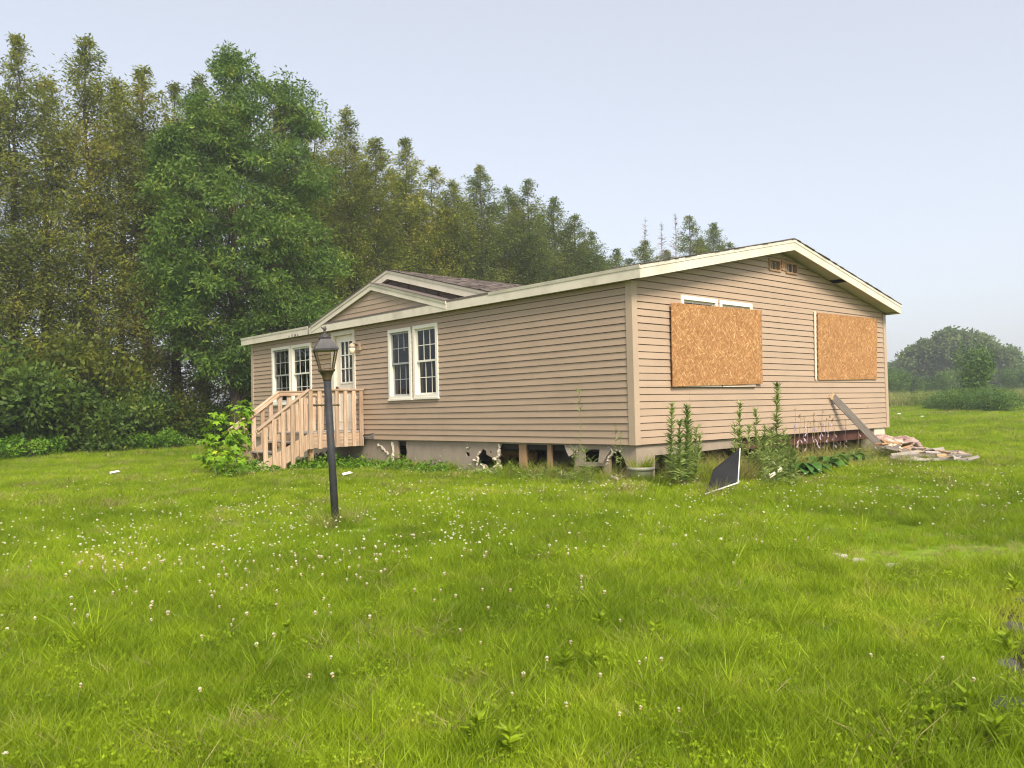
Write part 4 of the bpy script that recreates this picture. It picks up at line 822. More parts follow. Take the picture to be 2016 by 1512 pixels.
# --- the leafy ash in front of the row
AY = 19.6
def lobe(px, py, rx, rz, dy=0.0):
    c = on_plane(px, py, 1, AY + dy); k = np.dot(c - CAM, FW) / F_PX; return (c[0], c[1], c[2], rx * k * 1.2, rx * k * 1.1, rz * k)
L_ = [(461, 140, 34, 62, 0), (448, 215, 62, 62, .3), (552, 195, 42, 55, .4), (596, 240, 40, 66, .3), (395, 250, 52, 70, .5), (480, 300, 86, 70, -.4), (585, 350, 66, 90, 0), (360, 370, 60, 90, 0), (455, 420, 95, 80, -1.0), (570, 480, 80, 90, -.6), (350, 500, 60, 80, -.3), (450, 560, 95, 80, -.9), (610, 590, 55, 70, 0), (545, 620, 80, 70, -.6), (360, 620, 60, 60, -.4), (440, 690, 80, 50, -.8), (640, 500, 38, 60, .3), (520, 720, 60, 50, -.2), (330, 300, 26, 60, .3), (630, 660, 40, 40, 0)]
base = on_ground(462, 868); base = on_plane(462, 868, 1, AY); zb0 = gz(base[0], AY)
tm = make_tree_blob(77, [lobe(*a) for a in L_], 0.165, 0.056, 115, 'ash', ((base[0], AY, zb0 - 0.3), (on_plane(470, 180, 1, AY)[0], AY + 0.3, on_plane(470, 180, 1, AY)[2]), 0.20, 0.03), None, 0.36, 0.82, -0.3)
put_tree('ash_tree', tm, (0, 0, 0), 'big leafy green ash tree taller than the house, in front of the cedar row', 'tree')

# --- undergrowth along the foot of the row
def make_bush(seed, rx, ry, rz, n, ll, lw, m, lumps=9, stems=7):
    rng = np.random.default_rng(seed); C = []; D = []; mb = MB()
    for i in range(lumps):
        a = rng.random() * 6.28; r = rng.random() ** 0.6; c = np.array([math.cos(a) * rx * 0.72 * r, math.sin(a) * ry * 0.72 * r, rz * rng.uniform(0.18, 0.78)]); q = rng.uniform(0.28, 0.5) * np.array([rx, ry, rz * 0.75]); k = n // lumps
        o = rng.normal(size=(k, 3)); o /= np.linalg.norm(o, axis=1, keepdims=True); o *= rng.random(k)[:, None] ** 0.35 * rng.uniform(0.9, 1.15, k)[:, None]; p = c + o * q; p[:, 2] = np.maximum(p[:, 2], 0.03); C.append(p); D.append(o * 0.7 + np.array([0, 0, -0.1]))
    for i in range(stems):
        a = rng.random() * 6.28; limb(mb, (rng.normal() * 0.1 * rx, rng.normal() * 0.1 * ry, -0.15), (math.cos(a) * rx * 0.5, math.sin(a) * ry * 0.5, rz * rng.uniform(0.5, 0.85)), 0.03 * min(1, rz), 0.006, rng, 4, 0.12, 4)
    C = np.concatenate(C); D = np.concatenate(D); return mb.mesh('stems', 'bark'), quads_mesh('foliage', leaves(C, ll, lw, rng, D, 0.6), 4, m)
BW = ('stems', 'foliage')
bushes = {'d1': make_bush(1, 1.8, 1.5, 2.6, 5200, 0.14, 0.075, 'shrub_dark', 14), 'd2': make_bush(2, 1.5, 1.4, 1.7, 4200, 0.13, 0.07, 'shrub_dark', 12), 'o1': make_bush(3, 1.6, 1.4, 3.0, 4600, 0.15, 0.075, 'shrub_olive', 13), 'o2': make_bush(4, 1.2, 1.1, 1.8, 3000, 0.12, 0.06, 'shrub_olive', 10), 'l1': make_bush(5, 0.8, 0.7, 0.75, 1500, 0.10, 0.06, 'lush', 8), 'w1': make_bush(6, 2.2, 2.0, 1.35, 5200, 0.14, 0.05, 'willow', 16, 10), 'w2': make_bush(7, 1.2, 1.2, 3.3, 3600, 0.18, 0.07, 'willow', 12, 8)}
UND = [('d1', -70, 20.5, 1.5, 'dense dark green shrub'), ('d1', 20, 19.5, 1.35, 'dense dark green shrub'), ('o1', 75, 21.3, 1.3, 'olive green shrub climbing into the cedars'), ('d2', 110, 19.3, 1.35, 'rounded dark green shrub'), ('o1', 165, 21.0, 1.25, 'olive green shrub climbing into the cedars'), ('d1', 215, 20.0, 1.0, 'dense dark green shrub'), ('o1', 262, 21.6, 1.05, 'olive green shrub climbing into the cedars'), ('d2', 300, 20.2, 1.1, 'rounded dark green shrub'), ('o2', 350, 20.8, 1.1, 'loose olive shrub'), ('d2', 395, 20.6, 0.9, 'rounded dark green shrub'), ('o2', 445, 21.5, 1.1, 'loose olive shrub'), ('d2', 480, 21.5, 1.0, 'rounded dark green shrub'), ('o2', 530, 22.5, 1.2, 'loose olive shrub'), ('d1', 600, 22.8, 1.0, 'dense dark green shrub'), ('o1', 690, 22.8, 1.2, 'olive green shrub climbing into the cedars'), ('d1', 780, 22.8, 1.2, 'dense dark green shrub'), ('o1', 880, 23, 1.5, 'olive green shrub climbing into the cedars'), ('o1', 960, 23, 1.6, 'olive green shrub climbing into the cedars'), ('d1', 1080, 23.4, 1.6, 'dense dark green shrub')]
for i, (k, px, y, s, lab) in enumerate(UND):
    q = on_plane(px, 850, 1, y); lab2 = lab + (' at the shady foot of the cedar row' if px < 560 else ' behind the house under the cedars')
    put_tree('shrub', bushes[k], (q[0], y, gz(q[0], y) - 0.05), lab2, 'shrub', lab2.replace('shrub', 'shrubs', 1), rr.uniform(0, 6.28), (s, s, s), BW)
for i, (px, py, s) in enumerate(((15, 905, 1.0), (60, 902, 0.9), (105, 898, 0.8), (165, 892, 0.7), (235, 890, 0.75), (270, 888, 0.9), (310, 886, 0.8), (350, 884, 0.7), (-60, 915, 1.1))):
    q = on_ground(px, py); lab2 = 'low bright green plant at the shady edge of the lawn'
    put_tree('low_plant', bushes['l1'], (q[0], q[1], gz(q[0], q[1]) - 0.03), lab2, 'plant', 'low plants along the shady lawn edge', rr.uniform(0, 6.28), (s, s, s * rr.uniform(0.7, 1.2)), BW)
# --- field bushes, small tree and hazy wood to the right
for px, py, k, s, lab in ((1858, 806, 'w1', 0.8, 'low willow clump at the edge of the mown lawn'), (1905, 808, 'w1', 0.9, 'low willow clump at the edge of the mown lawn'), (1965, 810, 'w1', 0.85, 'low willow clump at the edge of the mown lawn'), (1930, 803, 'w2', 1.12, 'small upright young tree among the low willow clumps')):
    q = on_ground(px, py); put_tree('willow_bush' if k == 'w1' else 'young_tree', bushes[k], (q[0], q[1], gz(q[0], q[1]) - 0.05), lab, 'shrub' if k == 'w1' else 'tree', 'low willow clumps at the lawn edge' if k == 'w1' else None, rr.uniform(0, 6.28), (s, s, s), BW)
for px, s_, sc in ((1765, 78, 1.0), (1790, 84, 1.1), (1818, 90, 0.8), (1850, 80, 1.0), (1878, 95, 1.2), (1990, 90, 1.2), (2040, 85, 1.2), (1740, 88, 1.3)):
    d = ray(px, 790); d = d / np.dot(d, FW) * s_; q = CAM + d; put_tree('field_shrub', bushes['w2'], (q[0], q[1], gz(q[0], q[1]) - 0.1), 'pale green shrub standing in the tall meadow grass', 'shrub', 'shrubs in the tall meadow', rr.uniform(0, 6.28), (sc * 1.1, sc * 1.1, sc * 0.9), BW)
def lobes_round(R, H, n, rng): return [(rng.normal() * R * 0.45, rng.normal() * R * 0.45, H * rng.uniform(0.3, 0.88), R * rng.uniform(0.3, 0.5), R * rng.uniform(0.3, 0.5), H * rng.uniform(0.10, 0.17)) for _ in range(n)]
fartrees = [make_tree_blob(300 + i, lobes_round(4.5, 12, 15, np.random.default_rng(i)), 0.55, 0.4, 34, 'farwood', ((0, 0, -0.5), (0, 0, 9), 0.3, 0.06), None, 0.8, 0.75) for i in range(3)]
FT = [(1700, 700, 130), (1735, 712, 135), (1762, 708, 140), (1790, 700, 138), (1822, 668, 128), (1848, 662, 126), (1885, 654, 124), (1922, 658, 126), (1950, 680, 130), (1975, 700, 140), (2000, 716, 150), (2030, 712, 145), (2075, 705, 140), (1805, 705, 155), (1870, 690, 160), (2110, 700, 135)]
for i, (px, py, s_) in enumerate(FT):
    d = ray(px, py); d = d / np.dot(d, FW) * s_; q = CAM + d; z = gz(q[0], q[1]); h = q[2] - z; sc = h / 11.2; wdt = max(0.62, sc) if 1800 < px < 1940 else max(0.6, sc * 0.9)
    lab = 'tall round-crowned tree at the top of the hazy far wood' if 1815 < px < 1930 else 'lower tree in the hazy far wood beyond the meadow'
    put_tree('far_tree', fartrees[i % 3], (q[0], q[1], z - 0.2), lab, 'tree', lab.replace('tree', 'trees', 1), rr.uniform(0, 6.28), (wdt, wdt, sc))

# ------------------------------------------------------------------ plants close to the house
def weed_plant(name, base, top, lab, leaf=0.10, lw=0.016, n=90, m='weed', group=None, cat='weed', taper=0.6, stem_r=0.006, seed=0, droop=-0.35, bare=0.12, offs=0.0):
    rng = np.random.default_rng(seed + int(abs(base[0]) * 100)); b = np.array([base[0], base[1], base[2]]); t = np.array(top); e = empty(name, tuple(b)); tag(e, lab, cat, group); mb = MB()
    pts = np.array(limb(mb, b - [0, 0, 0.04], t, stem_r, stem_r * 0.35, rng, 6, 0.03, 5)); mb.build('stem', 'stalk', e)
    f = bare + (1 - bare) * np.sort(rng.random(n)) ** 0.8; P = np.stack([np.interp(f, np.linspace(0, 1, len(pts)), pts[:, k]) for k in range(3)], 1); az = rng.random(n) * 6.283
    D = np.stack([np.cos(az), np.sin(az), rng.uniform(0.15, 0.9, n) + 0.5 * f], 1); D /= np.linalg.norm(D, axis=1, keepdims=True); ln = leaf * (1.15 - taper * f) * rng.uniform(0.75, 1.2, n); tip = P + D * ln[:, None]; bend = np.stack([np.zeros(n), np.zeros(n), droop * ln * (1.3 - f)], 1)
    obj_from('leaves', quads_mesh('leaves', blades(P, tip, np.full(n, lw) * (1.2 - 0.5 * f) * 1.6, bend, rng, 2), 4, m), e); return e
def at_wall(px, py_base, py_top, out_plane):
    """plant whose foot stands at a ground pixel and whose tip reaches a pixel straight above it"""
    b = on_ground(px, py_base); dep = np.dot(b - CAM, FW); d = ray(px, py_top); return np.array([b[0], b[1], gz(b[0], b[1])]), CAM + d / np.dot(d, FW) * dep
WD = [('tall_weed', 1322, 958, 795, 'tall leafy weed with a bushy tip beside the white flower pot', 150, 0.11), ('tall_weed', 1352, 962, 801, 'broad bushy weed next to the dark leaning screen', 260, 0.12), ('tall_weed', 1338, 966, 830, 'broad bushy weed next to the dark leaning screen', 160, 0.12), ('tall_weed', 1457, 945, 792, 'slender tall weed rising behind the upright edge of the screen', 120, 0.11), ('tall_weed', 1489, 942, 806, 'feathery weed between the screen and the tallest weed', 120, 0.11), ('tall_weed', 1474, 946, 838, 'feathery weed between the screen and the tallest weed', 90, 0.11), ('tall_weed', 1505, 945, 842, 'feathery weed between the screen and the tallest weed', 90, 0.11), ('tall_weed', 1530, 938, 757, 'tallest spire-like weed against the gable wall under the boarded window', 240, 0.13), ('tall_weed', 1518, 948, 850, 'feathery weed between the screen and the tallest weed', 110, 0.11), ('tall_weed', 1552, 945, 860, 'low leafy weed crowding the hosta', 100, 0.11), ('tall_weed', 1540, 950, 875, 'low leafy weed crowding the hosta', 100, 0.11)]
for i, (nm, px, pb, pt, lab, n, lf) in enumerate(WD):
    b, t = at_wall(px, pb, pt, 0); weed_plant(nm, b, t, lab, lf * 1.5, 0.017, int(n * 1.1), 'weed', 'weeds along the gable wall', 'weed', 0.65, 0.006, i)
for i, (px, pb, pt, lab, n, lf) in enumerate([(1141, 958, 772, 'thin tall stalk with few leaves in front of the broken studs', 26, 0.16), (1130, 958, 885, 'low grassy weed in front of the broken studs', 40, 0.20), (1150, 960, 880, 'low grassy weed in front of the broken studs', 40, 0.20), (1165, 962, 900, 'low grassy weed in front of the broken studs', 30, 0.2), (905, 922, 846, 'dry narrow dock stalk against the skirting', 70, 0.05), (913, 924, 856, 'dry narrow dock stalk against the skirting', 60, 0.05), (1213, 955, 835, 'wispy grass stalk left of the house corner', 30, 0.09), (1222, 958, 850, 'wispy grass stalk left of the house corner', 30, 0.09), (1258, 940, 822, 'wispy pale stalk growing up from the flower pot', 34, 0.08), (1272, 942, 830, 'wispy pale stalk growing up from the flower pot', 34, 0.08), (728, 918, 882, 'small bright weed against the skirting by the porch', 50, 0.06)]):
    b, t = at_wall(px, pb, pt, 0); weed_plant('wall_weed', b, t, lab, lf, 0.010, n, 'weed', 'weeds along the long wall', 'weed', 0.4, 0.004, 50 + i, -0.5, 0.15)
rw_ = random.Random(77)
for i in range(34):
    px = rw_.choice((rw_.uniform(1296, 1378), rw_.uniform(1440, 1570), rw_.uniform(1440, 1570))); pb = rw_.uniform(936, 962); b, t = at_wall(px, pb, pb - rw_.uniform(45, 105), 0)
    t = t + np.array([rw_.uniform(-.08, .08), rw_.uniform(-.08, .08), 0]); weed_plant('tall_weed', b, t, 'middling leafy weed in the dense tangle along the gable wall', 0.15, 0.015, rw_.randint(50, 90), 'weed', 'weeds of the tangle along the gable wall', 'weed', 0.5, 0.004, 200 + i)
# hosta clumps with lilac flower stalks
def hosta(px, py, R, n, seed, lab):
    rng = np.random.default_rng(seed); q = on_ground(px, py); b = np.array([q[0], q[1], gz(q[0], q[1])]); e = empty('hosta', tuple(b)); tag(e, lab, 'plant', 'hosta clumps under the gable wall')
    for i in range(n):
        az = rng.random() * 6.283; ln = R * rng.uniform(0.6, 1.1); wd = ln * rng.uniform(0.36, 0.5); d = np.array([math.cos(az), math.sin(az), 0]); s = np.array([-d[1], d[0], 0]); h = R * rng.uniform(0.35, 1.0); mb = MB(); nn = 6; vs = []
        for k in range(nn + 1):
            f = k / nn; c = b + d * (0.25 * ln + ln * 0.75 * f) + np.array([0, 0, h * (0.35 + 0.9 * f - 1.0 * f * f)]); w = wd * (math.sin(math.pi * min(1, f * 0.93 + 0.05)) ** 0.8) * 0.5 + 0.002
            vs += [tuple(c - s * w + [0, 0, w * 0.35]), tuple(c), tuple(c + s * w + [0, 0, w * 0.35])]
        mb.add(vs, [(3 * k + a, 3 * k + a + 1, 3 * k + a + 4, 3 * k + a + 3) for k in range(nn) for a in (0, 1)])
        mb.build('leaf', 'hosta', e, True)
    return e, b
for px, py, R, n, sd, lab in ((1585, 938, 0.36, 34, 1, 'dark glossy hosta clump beside the tallest weed'), (1625, 925, 0.38, 36, 2, 'wide hosta clump below the lilac flower stalks'), (1672, 912, 0.34, 30, 3, 'lighter green hosta clump at the foot of the leaning board'), (1560, 940, 0.28, 20, 4, 'small hosta clump tucked behind feathery weeds'), (1700, 905, 0.28, 24, 5, 'small pale hosta clump touching the debris pile')): hosta(px, py, R, n, sd, lab)
for i, (px, pb, pt) in enumerate(((1562, 918, 803), (1571, 918, 815), (1580, 915, 820), (1597, 915, 812), (1600, 912, 825), (1614, 912, 806), (1622, 910, 822), (1628, 910, 815), (1652, 905, 830), (1661, 905, 826), (1688, 900, 793), (1699, 898, 795), (1720, 895, 800), (1586, 918, 828), (1608, 916, 830), (1640, 908, 820))):
    b, t = at_wall(px, pb, pt, 0); t = t + np.array([0.03, -0.03, 0]); e = empty('flower_stalk', tuple(b)); tag(e, 'thin hosta flower stalk with drooping lilac bells', 'flower', 'hosta flower stalks'); mb = MB(); rng = np.random.default_rng(i); pts = np.array(limb(mb, b, t, 0.005, 0.003, rng, 5, 0.03, 4)); mb.build('stem', 'dry_stalk', e)
    for k in range(2, 6):
        f = rng.uniform(0.35, 0.8) if k < 5 else 0.98; p = b + (t - b) * f; az = rng.random() * 6.28; d = np.array([math.cos(az), math.sin(az), 0]); MB().tube([tuple(p), tuple(p + d * 0.02), tuple(p + d * 0.035 + [0, 0, -0.022]), tuple(p + d * 0.04 + [0, 0, -0.045])], [0.003, 0.006, 0.010, 0.014], 6).build('bell' if k < 5 else 'bud', 'petal_lilac' if k < 5 else 'dry_stalk', e)
# maple sapling by the steps
def maple_leaf(c, d, n, R):
    s = np.cross(n, d); pts = []
    for a, r in ((-150, .45), (-118, .7), (-85, .5), (-58, .95), (-28, .55), (0, 1.1), (28, .55), (58, .95), (85, .5), (118, .7), (150, .45), (180, .12)): t = math.radians(a); pts.append(c + (d * math.cos(t) + s * math.sin(t)) * r * R - n * 0.18 * R * r * r)
    return pts
def sapling(px, py, tops, lab, seed, nl=34):
    rng = np.random.default_rng(seed); q = on_ground(px, py); b = np.array([q[0], q[1], gz(q[0], q[1])]); dep = np.dot(b - CAM, FW); e = empty('maple_sapling', tuple(b)); tag(e, lab, 'plant', 'maple saplings by the porch steps')
    for tx, ty in tops:
        d = ray(tx, ty); t = CAM + d / np.dot(d, FW) * (dep + rng.uniform(-0.25, 0.25)); mb = MB(); pts = np.array(limb(mb, b + rng.normal(size=3) * [.05, .05, 0], t, 0.011, 0.004, rng, 6, 0.06, 5)); mb.build('stem', 'stalk', e); mb = MB()
        for i in range(nl):
            f = rng.random() ** 0.6 * 0.85 + 0.15; p = b + (t - b) * f; az = rng.random() * 6.283; hd = np.array([math.cos(az), math.sin(az), 0]); pet = rng.uniform(0.05, 0.2); c = p + hd * pet + np.array([0, 0, pet * 0.5]); n = np.array([hd[0] * 0.5, hd[1] * 0.5, 0.8]) + rng.normal(size=3) * 0.25; n /= np.linalg.norm(n); dd = hd - n * np.dot(hd, n); dd = dd + np.array([0, 0, -0.25]); dd -= n * np.dot(dd, n); dd /= np.linalg.norm(dd)
            pp = maple_leaf(c, dd, n, rng.uniform(0.055, 0.10)); mb.add([tuple(v) for v in pp] + [tuple(c)], [(k, (k + 1) % 12, 12) for k in range(12)])
        mb.build('leaves', 'maple', e)
sapling(430, 938, ((405, 865), (420, 822), (435, 815), (445, 860), (400, 900)), 'bright yellow-green maple sapling standing in the open lawn by the steps', 1)
sapling(468, 930, ((460, 800), (475, 790), (488, 800), (480, 850), (455, 850)), 'bright green maple sapling pressed against the stair railing', 2)
sapling(445, 944, ((425, 905), (455, 895), (470, 905)), 'low maple sprout in front of the taller saplings', 3, 30)
# rusty dead branch heap beside the lowest step
rng = np.random.default_rng(4); q = on_ground(498, 925); mb = MB(); b = np.array([q[0], q[1], gz(q[0], q[1])])
for i in range(40): mb2 = limb(mb, b + rng.normal(size=3) * [.10, .10, 0.02], b + np.array([rng.normal() * 0.2, rng.normal() * 0.2, abs(rng.normal()) * 0.30 + 0.05]), 0.008, 0.003, rng, 4, 0.3, 4)
tag(mb.build('dead_branches', 'dry_stalk'), 'heap of dry brown twigs beside the lowest porch step', 'twigs')
# ferny ground cover under the porch and along the wall: one mass
def cover(name, spots, m, lab, ll, lw, hmax, dens, seed):
    rng = np.random.default_rng(seed); C = []; D = []
    for x, y, rx, ry in spots:
        n = int(dens * rx * ry * 3.1); a = rng.random(n) * 6.283; r = np.sqrt(rng.random(n)); X = x + np.cos(a) * r * rx; Y = y + np.sin(a) * r * ry; h = hmax * rng.random(n) * (1.15 - r); C.append(np.stack([X, Y, ground_z(X, Y) + h], 1)); D.append(np.stack([np.cos(a * 3.1), np.sin(a * 3.1), np.full(n, 0.15)], 1))
    C = np.concatenate(C); D = np.concatenate(D); o = obj_from(name, quads_mesh(name, leaves(C, ll, lw, rng, D, 0.5), 4, m)); tag(o, lab, 'ground cover', kind='stuff')
cover('fern_cover', [(-0.75, 7.0, .8, .5), (-0.6, 6.2, .5, .5), (-0.4, 5.3, .4, .6), (-1.3, 6.9, .5, .3), (-0.35, 4.3, .35, .6), (-0.4, 8.2, .6, .6), (-2.5, 6.7, .5, .4), (-2.3, 7.6, .4, .5)], 'lush', 'bright ferny ground cover under and beside the porch', 0.075, 0.035, 0.28, 900, 5)
cover('wall_weeds', [(-0.3, 3.2, .3, .7), (-0.3, 2.2, .35, .6), (-0.35, 1.3, .4, .6), (-0.45, .5, .4, .5), (0.4, -.5, .5, .35), (1.3, -.6, .6, .4), (2.2, -.6, .7, .4), (3.2, -.6, .7, .4), (4.2, -.6, .7, .35), (5.3, -.6, .7, .35), (6.3, -.6, .6, .35)], 'weed', 'low mixed weeds along the foot of the broken skirting', 0.09, 0.02, 0.22, 500, 6)

# ------------------------------------------------------------------ things lying about
# flower pot
q = on_ground(1263, 951); pb = (q[0], q[1], gz(q[0], q[1])); pot = empty('flower_pot', pb); tag(pot, 'dirty white plastic flower pot full of grass at the house corner', 'flower pot')
MB().lathe([(0.135, -0.02), (0.17, 0.17), (0.175, 0.18), (0.19, 0.185), (0.196, 0.20), (0.196, 0.225), (0.18, 0.23), (0.165, 0.19)], pb, 22).build('shell', 'pot', pot, True)
MB().lathe([(0.168, 0.185), (0.05, 0.20)], pb, 16).build('soil', 'soil', pot)
rng = np.random.default_rng(8); N = 260; a = rng.random(N) * 6.28; r = np.sqrt(rng.random(N)) * 0.15; B = np.stack([pb[0] + np.cos(a) * r, pb[1] + np.sin(a) * r, np.full(N, pb[2] + 0.18)], 1); T = B + np.stack([rng.normal(size=N) * .06, rng.normal(size=N) * .06, rng.uniform(.08, .28, N)], 1)
obj_from('grass_tuft', quads_mesh('grass_tuft', blades(B, T, np.full(N, 0.008), np.stack([np.cos(a) * .08, np.sin(a) * .08, -rng.random(N) * .06], 1), rng, 3), 4, 'grass'), pot)
# window screen leaning in the weeds
def p_at(px, py, s): d = ray(px, py); return CAM + d / np.dot(d, FW) * s
sc = empty('window_screen', tuple(on_ground(1400, 970))); tag(sc, 'dark bent window screen with a light metal edge lying in the weeds', 'window screen')
A, B_, C_, D_ = [Vector(p_at(*v)) for v in ((1387, 973, 9.75), (1453, 950.5, 10.1), (1457, 883, 10.6), (1405, 925, 10.3))]
n = 8; mb = MB(); vs = []
for i in range(n + 1):
    for j in range(n + 1):
        u, v = i / n, j / n; p = (A * (1 - u) + B_ * u) * (1 - v) + (D_ * (1 - u) + C_ * u) * v + Vector((0.02, 0.02, -0.05)) * math.sin(v * 3.1) * (1 - u); vs.append(tuple(p))
mb.add(vs, [(i * (n + 1) + j, (i + 1) * (n + 1) + j, (i + 1) * (n + 1) + j + 1, i * (n + 1) + j + 1) for i in range(n) for j in range(n)]); mb.build('mesh_sheet', 'screen_mesh', sc, True)
plank('frame_bar', A, B_, 0.016, 0.012, 'alu', sc); plank('frame_bar', B_, C_, 0.016, 0.012, 'alu', sc); MB().tube([tuple(A), tuple(A.lerp(D_, .5) + Vector((0.01, 0.01, -0.03))), tuple(D_)], 0.006, 6).build('frame_bar', 'screen_mesh', sc)
plank('frame_bar', D_, C_, 0.012, 0.01, 'screen_mesh', sc)
wf = empty('broken_frame', tuple(on_ground(1525, 940))); tag(wf, 'broken pale window frame corner half buried in weeds', 'window frame')
f0, f1, f2 = [Vector(p_at(*v)) for v in ((1512, 905, 11.6), (1538, 924, 11.2), (1514, 939, 11.1))]
plank('frame_bar', f0, f1, 0.04, 0.03, 'cream_trim', wf); plank('frame_bar', f1, f2, 0.04, 0.03, 'cream_trim', wf)
f3 = [Vector(p_at(*v)) for v in ((1502, 922, 11.4), (1516, 935, 11.2))]; plank('glazing_strip', f3[0], f3[1], 0.02, 0.02, 'alu', wf)
# board leaning on the gable wall
tp = np.array([*on_plane(1637, 778, 1, -0.05)]); ft = p_at(1731, 876, s_of(tp[0] + 1.0, -0.75))
bd = empty('leaning_board', tuple(ft)); tag(bd, 'dark weathered board with a splintered top leaning on the gable wall', 'board')
ax = (tp - ft); plank('plank', tuple(ft - ax * 0.12), tuple(tp - ax * 0.03), 0.13, 0.03, 'old_board', bd, side=(0.7, -0.7, 0.35))
for k in range(5):
    o_ = Vector((0.12, -0.02, 0.08)) * (k - 2) * 0.22; plank('splinter', tuple(Vector(tp - ax * 0.05) + o_), tuple(Vector(tp + ax * (0.01 + 0.012 * (k % 3))) + o_ * 0.9), 0.022, 0.018, 'torn_wood', bd, taper=0.25)
# the heap of torn-out insulation and boards at the corner
def lump(name, px, py, s, rx, ry, rz, m, lab, seed, rzang=0.0):
    rng = np.random.default_rng(seed); c = p_at(px, py, s) if s > 0 else on_plane(px, py, 0, -s); mb = MB(); nu, nv = 30, 16; ph = rng.random(8) * 6.28; ca, sa = math.cos(rzang), math.sin(rzang); vs = []
    for i in range(nv + 1):
        th = math.pi * i / nv
        for j in range(nu):
            a = 2 * math.pi * j / nu; k = 1 + 0.22 * math.sin(2 * a + ph[0] + 2 * th) + 0.2 * math.sin(5 * a + ph[1]) * math.sin(4 * th + ph[2]) + 0.12 * math.sin(9 * a + 7 * th + ph[4]) + 0.07 * rng.normal()
            x, y, z = rx * k * math.sin(th) * math.cos(a), ry * k * math.sin(th) * math.sin(a), rz * math.cos(th) * (0.85 + 0.3 * math.sin(2 * a + ph[3]) + 0.25 * math.sin(6 * a + 3 * th + ph[5])) + rz * 0.08 * rng.normal(); vs.append((c[0] + x * ca - y * sa, c[1] + x * sa + y * ca, c[2] + z))
    mb.add(vs, [(i * nu + j, i * nu + (j + 1) % nu, (i + 1) * nu + (j + 1) % nu, (i + 1) * nu + j) for i in range(nv) for j in range(nu)]); tag(mb.build(name, m, smooth=True), lab, 'insulation', 'torn-out insulation at the house corner')
for i, a in enumerate([(1738, 864, 16.0, .18, .22, .07, 'insulation', 'pink insulation wad under the leaning board foot'), (1757, 871, 15.6, .18, .15, .06, 'paper_back', 'paper-faced insulation wad beside the white pier block'), (1779, 872, 15.8, .32, .2, .10, 'insulation', 'largest pink insulation roll on the debris heap'), (1800, 886, 15.2, .26, .15, .05, 'insulation', 'flat pink insulation scrap on the crossed boards'), (1800, 908, 14.2, .22, .14, .06, 'paper_back', 'pale insulation scrap in the grass in front of the boards'), (1832, 905, 14.2, .18, .11, .05, 'paper_back', 'torn pale insulation block beside the long boards'), (1886, 895, 14.8, .20, .13, .055, 'insulation', 'pink insulation wad at the far end of the heap'), (1757, 882, 15.0, .13, .12, .06, 'foam', 'small white foam scrap under the heap')]): lump('insulation', *a, seed=i, rzang=i * 0.7)
BRD = [((1745, 880, 15.3), (1800, 893, 15.0), .07, 'old_board', 'dark short board under the insulation'), ((1755, 897, 14.7), (1858, 884, 15.2), .07, 'grey_wood', 'long pale board lying across the top of the heap'), ((1752, 901, 14.5), (1850, 894, 14.8), .06, 'old_board', 'dark long board just under the pale one'), ((1795, 884, 15.3), (1915, 905, 14.3), .06, 'old_board', 'dark board slanting down to the heap end'), ((1830, 892, 15.0), (1940, 914, 13.9), .05, 'old_board', 'thin dark lath reaching furthest from the house'), ((1838, 901, 14.5), (1928, 914, 13.9), .07, 'grey_wood', 'grey lath lowest at the heap end'), ((1768, 905, 14.3), (1850, 905, 14.3), .05, 'grey_wood', 'short grey lath in front of the heap'), ((1840, 889, 15.1), (1895, 890, 15.2), .05, 'old_board', 'dark splintered stub behind the heap'), ((1742, 872, 15.7), (1775, 890, 15.0), .05, 'torn_wood', 'raw split lath poking from the insulation')]
for a, b, w, m, lab in BRD:
    a = (a[0], a[1], a[2] - 0.45); b = (b[0], b[1], b[2] - 0.3); o = plank('scrap_board', tuple(p_at(*a)), tuple(p_at(*b)), w, 0.025, m, side=(0, 0.3, 0.5)); tag(o, lab, 'board', 'scrap boards at the house corner')
rs_ = random.Random(42)
for i in range(26):
    t_ = rs_.random(); cx_, cy_ = 1748 + 175 * t_, 876 + 34 * t_ + rs_.uniform(-8, 8); dx_, dy_ = rs_.uniform(14, 55) * rs_.choice((-1, 1)), rs_.uniform(-7, 12); s_ = 15.4 - 1.5 * t_ - 0.3
    o = plank('scrap_lath', tuple(p_at(cx_ - dx_ / 2, cy_ - dy_ / 2, s_ + rs_.uniform(-.15, .15))), tuple(p_at(cx_ + dx_ / 2, cy_ + dy_ / 2, s_ + rs_.uniform(-.15, .15))), rs_.uniform(0.02, 0.06), 0.014, rs_.choice(('old_board', 'old_board', 'grey_wood', 'stud_wood', 'torn_wood')), side=(rs_.uniform(-1, 1), .3, .5)); tag(o, 'thin broken lath in the debris heap at the house corner', 'lath', 'broken laths in the debris heap')
